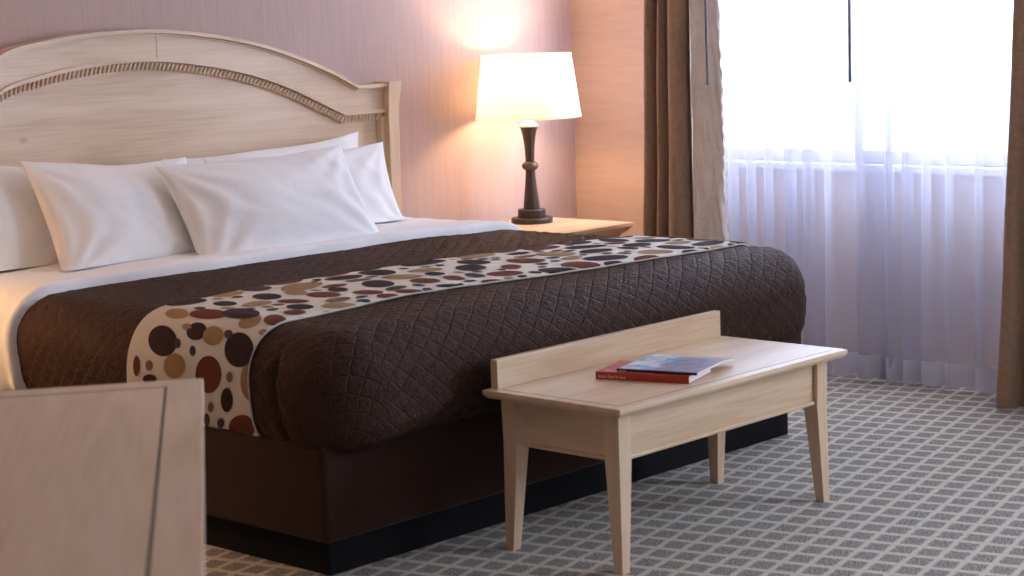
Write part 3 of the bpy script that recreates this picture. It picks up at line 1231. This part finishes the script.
def build_lamp(label):
    t = empty('table_lamp', (0, 0, 0), 0, label, 'lamp', 'bedside lamps')
    sharpen(lathe('base', [(0.083, 0), (0.084, 0.003), (0.084, 0.018), (0.081, 0.022), (0.0001, 0.022)], M['bronze'], t))
    sharpen(lathe('base_block', [(0.056, 0.022), (0.056, 0.052), (0.053, 0.056), (0.0001, 0.056)], M['bronze'], t, 48))
    sharpen(lathe('lower_column', [(0.034, 0.056), (0.033, 0.075), (0.028, 0.115), (0.0235, 0.155), (0.0205, 0.19), (0.0195, 0.216)], M['bronze'], t, 12), 20)
    lathe('ring', [(0.021, 0.212), (0.028, 0.216), (0.033, 0.224), (0.034, 0.230), (0.031, 0.238), (0.024, 0.244), (0.019, 0.246)], M['bronze_ring'], t)
    sharpen(lathe('upper_column', [(0.0185, 0.244), (0.0190, 0.27), (0.021, 0.305), (0.0255, 0.34), (0.031, 0.368), (0.036, 0.384)], M['bronze'], t, 12), 20)
    lathe('cap', [(0.0375, 0.384), (0.040, 0.388), (0.038, 0.393), (0.022, 0.405), (0.014, 0.42), (0.012, 0.455), (0.0001, 0.456)], M['nickel'], t)
    lathe('socket', [(0.015, 0.455), (0.017, 0.46), (0.017, 0.495), (0.0001, 0.496)], M['nickel'], t, 24)
    lathe('bulb', [(0.012, 0.495), (0.014, 0.51), (0.026, 0.535), (0.030, 0.555), (0.026, 0.578), (0.012, 0.590), (0.0001, 0.592)], M['bulb'], t, 24)
    z0, z1, r0, r1 = 0.424, 0.668, 0.211, 0.179
    n = 72
    verts, faces = [], []
    rings = [(r0, z0), (lerp(r0, r1, .5), (z0 + z1) / 2), (r1, z1)]
    for (r, z) in rings:
        for k in range(n):
            a = 2 * math.pi * k / n
            verts.append((r * math.cos(a), r * math.sin(a), z))
    for i in range(2):
        for k in range(n):
            k2 = (k + 1) % n
            faces.append((i * n + k, i * n + k2, (i + 1) * n + k2, (i + 1) * n + k))
    sd = from_data('lamp_shade', verts, faces, M['shade'], t)
    for (r, z) in ((r0, z0), (r1, z1)):
        lathe('shade_rim', [(r + 0.001, z - 0.004), (r + 0.0022, z), (r + 0.001, z + 0.004)] if False else
              [(r + 0.0015, z - 0.003), (r + 0.0015, z + 0.005)], M['shade_rim'], sd, 72)
        me = sd.children[-1].data
        bm = bmesh.new()
        bm.from_mesh(me)
        bmesh.ops.delete(bm, geom=[f for f in bm.faces if len(f.verts) > 4], context='FACES')
        bm.to_mesh(me)
        bm.free()
    # spider that carries the shade
    bm = bmesh.new()
    for k in range(3):
        a = 2 * math.pi * k / 3
        ca, sa = math.cos(a), math.sin(a)
        hexa(bm, [(ca * 0.0 - sa * 0.0006, sa * 0.0 + ca * 0.0006, 0.652), (ca * r1 - sa * 0.0006, sa * r1 + ca * 0.0006, 0.660),
                  (ca * r1 + sa * 0.0006, sa * r1 - ca * 0.0006, 0.660), (sa * 0.0006, -ca * 0.0006, 0.652),
                  (-sa * 0.0006, ca * 0.0006, 0.655), (ca * r1 - sa * 0.0006, sa * r1 + ca * 0.0006, 0.663),
                  (ca * r1 + sa * 0.0006, sa * r1 - ca * 0.0006, 0.663), (sa * 0.0006, -ca * 0.0006, 0.655)])
    from_bm('shade_spider', bm, M['nickel'], t)
    li = bpy.data.lights.new('bulb_light', 'POINT')
    li.energy = LAMP_E
    li.color = (1.0, 0.60, 0.29)
    li.shadow_soft_size = 0.05
    lo = bpy.data.objects.new('bulb_light', li)
    C.objects.link(lo)
    lo.parent = t
    lo.location = (0, 0, 0.553)
    for ch in t.children:
        if ch.name.startswith('bulb') and ch.type == 'MESH':
            ch.visible_shadow = True
    return t


M['shade_rim'] = thin_cloth('shade_binding', (0.90, 0.87, 0.80), 0.0, 0.5, 0.5)
lampr = build_lamp('lit table lamp with white drum shade and dark turned base on the nightstand')
lampr.location = (2.238, 2.342, NSZ)

# small yellow note pad behind the lamp base
pd = at(507.5, 220.5, 2, NSZ)
npd = box('note_pad', (-0.030, 0.030, -0.02, 0.02, 0, 0.012), simple('yellow_paper', (0.75, 0.50, 0.06), 0.8), None, 0.001)
npd.location = (2.15, 2.44, NSZ)
tag(npd, 'small yellow note pad lying behind the lamp base on the nightstand', 'note pad')

# the other side of the bed has the same pair, out of the frame
nsl = copy_tree(nsr)
nsl.location = (2 * XC - nsr.location.x, nsr.location.y, 0)
nsl['label'] = 'pale wood nightstand left of the bed beyond the photo edge'
lampl = copy_tree(lampr)
lampl.location = (2 * XC - lampr.location.x, lampr.location.y, NSZ)
for ch in lampl.children:               # the far-side lamp has a stronger bulb
    if ch.type == 'LIGHT':
        ch.data = ch.data.copy()
        ch.data.energy = LAMP_E * 3.6
lampl['label'] = 'lit table lamp on the nightstand left of the bed beyond the photo edge'

# ================================================================ BENCH
BL, BW, BH = 0.971, 0.4583, 0.4245
bench = empty('bench', (BL / 2, BW / 2, 0), 0, 'pale maple bench with low back rail and tapered legs at the foot of the bed', 'bench')
bn = bench.location


def slab(name, x0, x1, y0, y1, z0, z1, mat, parent, off):
    """top with a rounded under-cut edge"""
    bm = bmesh.new()
    rows = []
    h = z1 - z0
    for (ins, z) in ((0.010, z0), (0.004, z0 + h * 0.25), (0.0, z0 + h * 0.5), (0.0, z0 + h * 0.92), (0.0012, z1)):
        rows.append([bm.verts.new((x - off[0], y - off[1], z - off[2])) for x, y in
                     ((x0 + ins, y0 + ins), (x1 - ins, y0 + ins), (x1 - ins, y1 - ins), (x0 + ins, y1 - ins))])
    for r0, r1 in zip(rows, rows[1:]):
        for k in range(4):
            bm.faces.new((r0[k], r0[(k + 1) % 4], r1[(k + 1) % 4], r1[k]))
    bm.faces.new(rows[0][::-1])
    bm.faces.new(rows[-1])
    return from_bm(name, bm, mat, parent)


slab('top', 0, BL, 0, BW, BH - 0.022, BH, M['wood_x'], bench, bn)


def inlay_loop(parent, x0, x1, y0, y1, z, wl, off, sides='fblr'):
    """thin dark stringing let into a top"""
    for sd, b in (('f', (x0, x1, y0, y0 + wl)), ('b', (x0, x1, y1 - wl, y1)), ('l', (x0, x0 + wl, y0, y1)), ('r', (x1 - wl, x1, y0, y1))):
        if sd in sides:
            box('inlay', (*b, z - 0.001, z + 0.0003), M['inlay'], parent, off=off)


inlay_loop(bench, 0.030, BL - 0.030, 0.030, BW - 0.04, BH, 0.0028, bn, 'fl')
box('back_rail', (0.0245, BL - 0.012, BW - 0.032, BW - 0.008, BH, BH + 0.0755), M['wood_x'], bench, 0.0015, off=bn)
AZ0, AZ1 = 0.287, BH - 0.022
ai = 0.054
for b, mt in (((0.09, BL - 0.09, ai, ai + 0.018), 'wood_x'), ((0.09, BL - 0.09, BW - ai - 0.018, BW - ai), 'wood_x'),
              ((ai, ai + 0.018, 0.09, BW - 0.09), 'wood_y'), ((BL - ai - 0.018, BL - ai, 0.09, BW - 0.09), 'wood_y')):
    box('apron', (*b, AZ0, AZ1), M[mt], bench, off=bn)
for b in ((0.092, BL - 0.092, ai - 0.007, ai + 0.020), (0.092, BL - 0.092, BW - ai - 0.020, BW - ai + 0.007),
          (ai - 0.007, ai + 0.020, 0.092, BW - 0.092), (BL - ai - 0.020, BL - ai + 0.007, 0.092, BW - 0.092)):
    box('apron_bead', (*b, AZ0 - 0.008, AZ0 + 0.002), M['wood_plain'], bench, 0.003, off=bn)


def leg(parent, xo, yo, sx, sy, zt, off, wt=0.046, wb=0.027, i0=0.040, i1=0.039, zk=None):
    """square tapered leg; (xo, yo) is the slab corner, sx, sy point inwards"""
    bm = bmesh.new()
    rows = []
    zk = zk or AZ0 - 0.01
    for (z, i_, w_) in ((0.0, i1, wb), (zk, i0 + 0.002, wt), (zt, i0, wt)):
        xs_ = sorted((xo + sx * i_, xo + sx * (i_ + w_)))
        ys_ = sorted((yo + sy * i_, yo + sy * (i_ + w_)))
        rows.append([bm.verts.new((x - off[0], y - off[1], z)) for x, y in
                     ((xs_[0], ys_[0]), (xs_[1], ys_[0]), (xs_[1], ys_[1]), (xs_[0], ys_[1]))])
    for r0, r1 in zip(rows, rows[1:]):
        for k in range(4):
            bm.faces.new((r0[k], r0[(k + 1) % 4], r1[(k + 1) % 4], r1[k]))
    bm.faces.new(rows[0][::-1])
    bm.faces.new(rows[-1])
    return from_bm('leg', bm, M['wood_z'], parent)


for (xo, yo, sx, sy) in ((0, 0, 1, 1), (BL, 0, -1, 1), (BL, BW + 0.014, -1, -1), (0, BW + 0.014, 1, -1)):
    leg(bench, xo, yo, sx, sy, BH - 0.022, bn)

# ---- books on the bench
M['red'] = simple('red_cover', (0.42, 0.035, 0.022), 0.35)
M['pages'] = simple('paper_pages', (0.80, 0.79, 0.77), 0.85)
M['print_white'] = simple('white_print', (0.75, 0.70, 0.70), 0.6)
M['ink'] = simple('black_spine', (0.015, 0.015, 0.018), 0.4)


def magcover():
    mt, nt, N, L, b = new_mat('landscape_cover')
    v = coords(nt, (1, 1, 1))
    sp = node(nt, 'ShaderNodeSeparateXYZ')
    L.new(v, sp.inputs[0])
    nz = setin(node(nt, 'ShaderNodeTexNoise'), Scale=26.0, Detail=5.0, Roughness=0.6)
    L.new(v, nz.inputs['Vector'])
    r1 = ramp(nt, [(0.30, (0.06, 0.17, 0.42)), (0.42, (0.12, 0.24, 0.45)), (0.5, (0.30, 0.36, 0.52)),
                   (0.58, (0.45, 0.16, 0.22)), (0.66, (0.55, 0.58, 0.65))])
    L.new(nz.outputs['Fac'], r1.inputs['Fac'])
    n2 = setin(node(nt, 'ShaderNodeTexNoise'), Scale=16.0, Detail=4.0)
    L.new(v, n2.inputs['Vector'])
    r2 = ramp(nt, [(0.38, (0.10, 0.33, 0.68)), (0.5, (0.45, 0.62, 0.82)), (0.62, (0.86, 0.88, 0.92))])
    L.new(n2.outputs['Fac'], r2.inputs['Fac'])
    mr = node(nt, 'ShaderNodeMapRange', interpolation_type='SMOOTHSTEP')
    ad = node(nt, 'ShaderNodeMath', operation='MULTIPLY_ADD')
    L.new(nz.outputs['Fac'], ad.inputs[0])
    ad.inputs[1].default_value = 0.06
    L.new(sp.outputs['Y'], ad.inputs[2])
    L.new(ad.outputs[0], mr.inputs['Value'])
    mr.inputs['From Min'].default_value = 0.150
    mr.inputs['From Max'].default_value = 0.165
    mc = node(nt, 'ShaderNodeMix', data_type='RGBA')
    L.new(mr.outputs['Result'], mc.inputs['Factor'])
    L.new(r1.outputs['Color'], mc.inputs['A'])
    L.new(r2.outputs['Color'], mc.inputs['B'])
    L.new(mc.outputs['Result'], b.inputs['Base Color'])
    b.inputs['Roughness'].default_value = 0.28
    return mt


M['magcover'] = magcover()


def glyphs(name, parent, x0, y0, n, hgt, axis_u, axis_v, nrm, org, mat, seed, gap_at=()):
    """tiny raised lettering too small to read: strokes of varied height"""
    r = random.Random(seed)
    bm = bmesh.new()
    u = 0.0
    for k in range(n):
        if k in gap_at:
            u += hgt * 0.5
            continue
        wd = hgt * r.uniform(0.45, 0.7)
        hh = hgt * (1.0 if k == 0 or k - 1 in gap_at else r.choice((0.68, 0.7, 0.95)))
        st = hgt * 0.2
        for (a, b_, c, d) in ((0, st, 0, hh), (wd - st, wd, 0, hh * r.choice((0.7, 1))), (0, wd, r.choice((0, hh * .4, hh - st)), None)):
            if d is None:
                d = c + st
            cs = []
            for lift in (0.0, 0.0004):
                for (p, q) in ((a, c), (b_, c), (b_, d), (a, d)):
                    cs.append(Vector(org) + Vector(axis_u) * (x0 + u + p) + Vector(axis_v) * (y0 + q) + Vector(nrm) * lift)
            hexa(bm, cs)
        u += wd + hgt * 0.16
    return from_bm(name, bm, mat, parent)


# red soft-cover book: local x = away from the spine, local y = along the spine (towards the bed)
p_a, p_b = Vector((0.268, 0.307, 0)), Vector((0.344, 0.060, 0))
dirs = (p_a - p_b)
LEN1 = dirs.length
ang1 = math.atan2(dirs.y, dirs.x) - math.pi / 2
book = empty('book', (p_b.x, p_b.y, BH), ang1, 'red soft-cover book lying on the bench beneath the blue magazine', 'book')
TH1, WD1 = 0.020, 0.165
box('page_block', (0.002, WD1 - 0.003, 0.002, LEN1 - 0.002, 0.0012, TH1 - 0.0012), M['pages'], book)
bm = bmesh.new()
hexa(bm, boxc(0, WD1, 0, LEN1, 0, 0.0012))
hexa(bm, boxc(0, WD1, 0, LEN1, TH1 - 0.0012, TH1))
hexa(bm, boxc(-0.0012, 0.0006, 0, LEN1, 0, TH1))
from_bm('cover', bm, M['red'], book)
glyphs('spine_lettering', book, 0.0, 0.0, 17, 0.0065, (0, -1, 0), (0, 0, 1), (-1, 0, 0), (-0.0012, LEN1 - 0.008, 0.005), M['print_white'], 3, (5, 10, 13))
glyphs('cover_lettering', book, 0.0, 0.0, 12, 0.016, (0, -1, 0), (1, 0, 0), (0, 0, 1), (0.014, LEN1 - 0.02, TH1), M['print_white'], 5, (5,))
# magazine on top
q_a, q_b = Vector((0.302, 0.262, 0)), Vector((0.362, 0.050, 0))
dq = q_a - q_b
LEN2 = dq.length
ang2 = math.atan2(dq.y, dq.x) - math.pi / 2
mag = empty('magazine', (q_b.x, q_b.y, BH + TH1 + 0.0004), ang2, 'glossy magazine with blue and white landscape cover on top of the red book', 'magazine')
WD2, TH2 = 0.268, 0.006


def sheet_mesh(name, x0, x1, y0, y1, z0, z1, mat, curl):
    n = 16
    verts, faces = [], []
    for i in range(n + 1):
        x = lerp(x0, x1, i / n)
        dz = -curl * max(0, (x - 0.168) / 0.1) ** 2
        for (y, z) in ((y0, z0), (y1, z0), (y1, z1), (y0, z1)):
            verts.append((x, y, z + dz))
    for i in range(n):
        a, b = i * 4, (i + 1) * 4
        for k in range(4):
            faces.append((a + k, b + k, b + (k + 1) % 4, a + (k + 1) % 4))
    faces += [(0, 1, 2, 3), (n * 4 + 3, n * 4 + 2, n * 4 + 1, n * 4)]
    bm = bmesh.new()
    bv = [bm.verts.new(v) for v in verts]
    for f in faces:
        bm.faces.new([bv[i] for i in f])
    return from_bm(name, bm, mat, mag)


sheet_mesh('page_block', 0.001, WD2 - 0.001, 0.001, LEN2 - 0.001, 0.0, TH2 - 0.0006, M['pages'], 0.009)
mc_ = sheet_mesh('cover', 0.0, WD2, 0, LEN2, TH2 - 0.0006, TH2, M['magcover'], 0.009)
box('spine', (-0.0012, 0.006, -0.0005, LEN2 + 0.0005, -0.0002, TH2 + 0.0002), M['ink'], mag)
glyphs('spine_lettering', mag, 0, 0, 9, 0.003, (0, -1, 0), (0, 0, 1), (-1, 0, 0), (-0.0012, LEN2 - 0.006, 0.0012), M['print_white'], 9, (4,))
# oval white emblem near the head of the cover
ov = [(0.148 + 0.020 * math.cos(2 * math.pi * k / 28), LEN2 - 0.045 + 0.030 * math.sin(2 * math.pi * k / 28), TH2 + 0.0005) for k in range(28)]
iv = [(0.148 + 0.010 * math.cos(2 * math.pi * k / 28), LEN2 - 0.045 + 0.018 * math.sin(2 * math.pi * k / 28), TH2 + 0.0005) for k in range(28)]
from_data('cover_emblem', ov + iv, [(k, (k + 1) % 28, 28 + (k + 1) % 28, 28 + k) for k in range(28)], M['print_white'], mag)

# ================================================================ FOREGROUND TABLE
DZ = 0.75
dcorner = Vector((-1.385, -0.211, 0))
e1 = Vector((-0.612, -0.791, 0)).normalized()      # along the right edge, towards the camera
e2 = Vector((-e1.y * -1, 0, 0))
ang = math.atan2(-e1.y, -e1.x) - math.pi / 2       # local +y points away from the camera
desk = empty('desk', (dcorner.x, dcorner.y, 0), ang, 'pale wooden desk top, out of focus at the lower left corner', 'desk')
DW, DL = 0.75, 1.45                                # local x runs left (-), local y runs back (-) from the far right corner
slab('top', -DW, 0, -DL, 0, DZ - 0.024, DZ, M['wood_y'], desk, (0, 0, 0))
inlay_loop(desk, -DW + 0.062, -0.062, -DL + 0.062, -0.062, DZ, 0.0045, (0, 0, 0))
for b in ((-DW + 0.07, -0.07, -0.075, -0.055), (-DW + 0.07, -0.07, -DL + 0.055, -DL + 0.075)):
    box('apron', (*b, DZ - 0.13, DZ - 0.024), M['wood_x'], desk)
for b in ((-0.075, -0.055, -DL + 0.07, -0.07), (-DW + 0.055, -DW + 0.075, -DL + 0.07, -0.07)):
    box('apron', (*b, DZ - 0.13, DZ - 0.024), M['wood_y'], desk)
for (xo, yo, sx, sy) in ((-DW, -DL, 1, 1), (0, -DL, -1, 1), (0, 0, -1, -1), (-DW, 0, 1, -1)):
    leg(desk, xo, yo, sx, sy, DZ - 0.024, (0, 0, 0), 0.06, 0.034, 0.03, 0.04, DZ - 0.15)

# ================================================================ CURTAINS
TRACK_Z = 2.36


def polyfold(ctrl, per=10):
    """Catmull-Rom through 2-D points -> dense list"""
    out = []
    P = [ctrl[0]] + list(ctrl) + [ctrl[-1]]
    for i in range(1, len(P) - 2):
        p0, p1, p2, p3 = [Vector(q) for q in P[i - 1:i + 3]]
        for k in range(per):
            t = k / per
            out.append(0.5 * ((2 * p1) + (p2 - p0) * t + (2 * p0 - 5 * p1 + 4 * p2 - p3) * t * t + (3 * p1 - p0 - 3 * p2 + p3) * t ** 3))
    out.append(Vector(P[-2]))
    return out


def curtain(name, top, bot, z0, z1, mat, nz=40, parent=None, seed=0, amp=0.004, per=10, org=None, hem_wave=0.0):
    a, b = polyfold(top, per), polyfold(bot, per)
    n = len(a)
    verts, faces = [], []
    o_ = Vector(org) if org else Vector((0, 0, 0))
    for j in range(nz + 1):
        t = j / nz
        for i in range(n):
            p = a[i].lerp(b[i], t)
            zz = lerp(z1, z0 + hem_wave * math.sin(i * 0.23 + seed), t)
            dx = amp * mnoise.noise((p.x * 9 + seed, p.y * 9, zz * 2.0))
            dy = amp * mnoise.noise((p.x * 9, p.y * 9 + seed, zz * 2.0 + 7))
            verts.append(Vector((p.x + dx, p.y + dy, zz)) - o_)
    for j in range(nz):
        for i in range(n - 1):
            faces.append((j * n + i, j * n + i + 1, (j + 1) * n + i + 1, (j + 1) * n + i))
    return from_data(name, verts, faces, mat, parent)


# sheer: pleat edges read from the photo (pixel columns at the row of the sill)
edges_px = [751, 770, 791, 809, 827.5, 859.5, 888, 908.5, 925, 948, 978]
ey = [at(u, 250, 0, 2.49).y for u in edges_px]


def sheer_path(ys, seed, spread=1.0):
    r = random.Random(seed)
    pts = []
    for a, b in zip(ys, ys[1:]):
        wd = a - b
        am = r.uniform(0.050, 0.070)
        # gentle front, then a tight return tucked behind the next pleat
        pts += [(2.475 - am * 0.5, a - 0.10 * wd), (2.475 - am * 0.75, a - 0.45 * wd), (2.475 - am * 0.35, a - 0.80 * wd),
                (2.475 + am * 0.45, a - 1.13 * wd), (2.475 + am * 0.75, a - 0.90 * wd)]
    return pts


def extend(ys, y_start, y_end, step=0.082):
    r = random.Random(4)
    left, y = [], ys[0]
    while y < y_start:
        y += step * r.uniform(0.85, 1.2)
        left.insert(0, y)
    right, y = [], ys[-1]
    while y > y_end:
        y -= step * r.uniform(0.9, 1.3)
        right.append(y)
    return left + ys + right


allY = extend(ey, 1.85, -0.35)
split = [i for i, y in enumerate(allY) if abs(y - ey[5]) < 1e-6][0]


def make_sheer(ys, label, seed):
    o = empty('sheer_curtain', (2.475, (ys[0] + ys[-1]) / 2, 0), 0, label, 'sheer curtain', 'white sheer curtains')
    top = sheer_path(ys, seed)
    r = random.Random(seed + 50)
    bot = [(x + r.uniform(-0.006, 0.010), y + r.uniform(-0.006, 0.006)) for x, y in top]
    curtain('sheer_cloth', top, bot, 0.012, TRACK_Z, M['sheer'], 30, o, seed, 0.005, 8, o.location, 0.004)
    # double hem at the foot
    mid = [lerp(Vector(a), Vector(b), 0.96) for a, b in zip(top, bot)]
    hem_t = [(p.x - 0.0025, p.y - 0.0008) for p in mid]
    hem_b = [(b[0] - 0.0025, b[1] - 0.0008) for b in bot]
    curtain('hem', hem_t, hem_b, 0.012, 0.098, M['hem'], 4, o, seed, 0.0, 8, o.location, 0.004)
    return o


make_sheer(allY[:split + 2], 'white sheer curtain panel beside the left brown drape', 11)
make_sheer(allY[split:], 'white sheer curtain panel beside the right brown drape', 12)

# brown drapes
ldt = empty('drape', (2.37, 1.66, 0), 0, 'brown drape with shiny lining edge hanging left of the sheers', 'drape', 'brown drapes')


def ctrl(seq, dx=0.0):
    return [(x + dx, y) for x, y in seq]


dt = [(2.44, 1.815), (2.40, 1.792), (2.345, 1.775), (2.325, 1.755), (2.35, 1.738), (2.385, 1.735), (2.375, 1.720), (2.33, 1.712), (2.315, 1.696),
      (2.345, 1.684), (2.375, 1.684), (2.36, 1.668), (2.315, 1.660), (2.30, 1.638), (2.305, 1.612), (2.335, 1.597), (2.365, 1.600), (2.35, 1.588), (2.325, 1.580)]
db = [(2.46, 1.935), (2.41, 1.905), (2.345, 1.872), (2.315, 1.845), (2.335, 1.818), (2.385, 1.806), (2.38, 1.785), (2.32, 1.775), (2.30, 1.752),
      (2.335, 1.730), (2.38, 1.728), (2.36, 1.708), (2.305, 1.70), (2.285, 1.668), (2.295, 1.632), (2.335, 1.612), (2.37, 1.615), (2.35, 1.600), (2.325, 1.590)]
curtain('drape_cloth', dt, db, 0.008, TRACK_Z, M['drape'], 50, ldt, 3, 0.006, 8, ldt.location, 0.003)
lt = [(2.325, 1.580), (2.318, 1.560), (2.322, 1.53), (2.33, 1.50), (2.338, 1.475), (2.35, 1.465), (2.37, 1.47)]
lb = [(2.325, 1.590), (2.315, 1.567), (2.318, 1.53), (2.328, 1.495), (2.338, 1.465), (2.352, 1.455), (2.372, 1.462)]
lin = curtain('lining', lt, lb, 0.008, TRACK_Z, M['lining'], 130, ldt, 5, 0.010, 8, ldt.location, 0.002)
# puckered leading edge
nn = len(polyfold(lt, 8))
for i, v in enumerate(lin.data.vertices):
    k = (i % nn) / (nn - 1)
    e = sstep(0.45, 0.9, k)
    zz = v.co.z
    v.co.x += e * 0.004 * math.sin(zz * 95 + 3 * math.sin(zz * 7)) + 0.012 * mnoise.noise((k * 4, zz * 7 + k * 6, 1))
    v.co.y += e * 0.003 * (1 + mnoise.noise((0, zz * 4, 8))) * math.sin(zz * 95 + 1.2 + 3 * math.sin(zz * 7))
lin.data.update()

rdt = empty('drape', (2.30, 0.0, 0), 0, 'brown drape at the right edge of the photo, reaching the carpet', 'drape', 'brown drapes')
rt = [(2.43, 0.235), (2.38, 0.222), (2.33, 0.206), (2.305, 0.19), (2.315, 0.165), (2.36, 0.150), (2.37, 0.13), (2.33, 0.112), (2.30, 0.085), (2.315, 0.05),
      (2.37, 0.035), (2.375, 0.01), (2.32, -0.01), (2.30, -0.05), (2.32, -0.09), (2.375, -0.11), (2.37, -0.14), (2.31, -0.17), (2.30, -0.21), (2.36, -0.24)]
rb = [(2.44, 0.31), (2.37, 0.30), (2.30, 0.285), (2.255, 0.265), (2.255, 0.225), (2.30, 0.195), (2.335, 0.185), (2.30, 0.165), (2.26, 0.135), (2.265, 0.09),
      (2.33, 0.06), (2.345, 0.03), (2.285, 0.01), (2.26, -0.03), (2.27, -0.08), (2.335, -0.11), (2.345, -0.15), (2.28, -0.18), (2.26, -0.22), (2.33, -0.27)]
curtain('drape_cloth', rt, rb, 0.006, TRACK_Z, M['drape'], 50, rdt, 6, 0.006, 8, rdt.location, 0.003)

# pull wands and the track they hang from
for (px, pz, xx, lab) in ((707.5, 85, 2.285, 'slim grey pull wand hanging in front of the left drape lining'),
                          (850, 82, 2.41, 'slim grey pull wand hanging in front of the sheers')):
    p = at(px, pz, 0, xx)
    wz = empty('curtain_wand', (xx, p.y, p.z), 0, lab, 'wand', 'curtain pull wands')
    lathe('rod', [(0.0052, 0.0), (0.0056, 0.01), (0.0052, 0.02), (0.0052, TRACK_Z - p.z - 0.03)], M['wand'], wz, 12)
    lathe('hook', [(0.003, TRACK_Z - p.z - 0.03), (0.003, TRACK_Z - p.z + 0.005)], M['metal'], wz, 8)
tr = box('curtain_track', (2.27, 2.50, -0.75, 2.10, TRACK_Z, TRACK_Z + 0.03), M['white_paint'], None, 0.003)
tag(tr, 'white curtain track under the ceiling above the window', 'curtain track')
box('track_bracket', (2.36, 2.40, 0.6, 0.66, TRACK_Z + 0.03, CEIL), M['metal'], tr)
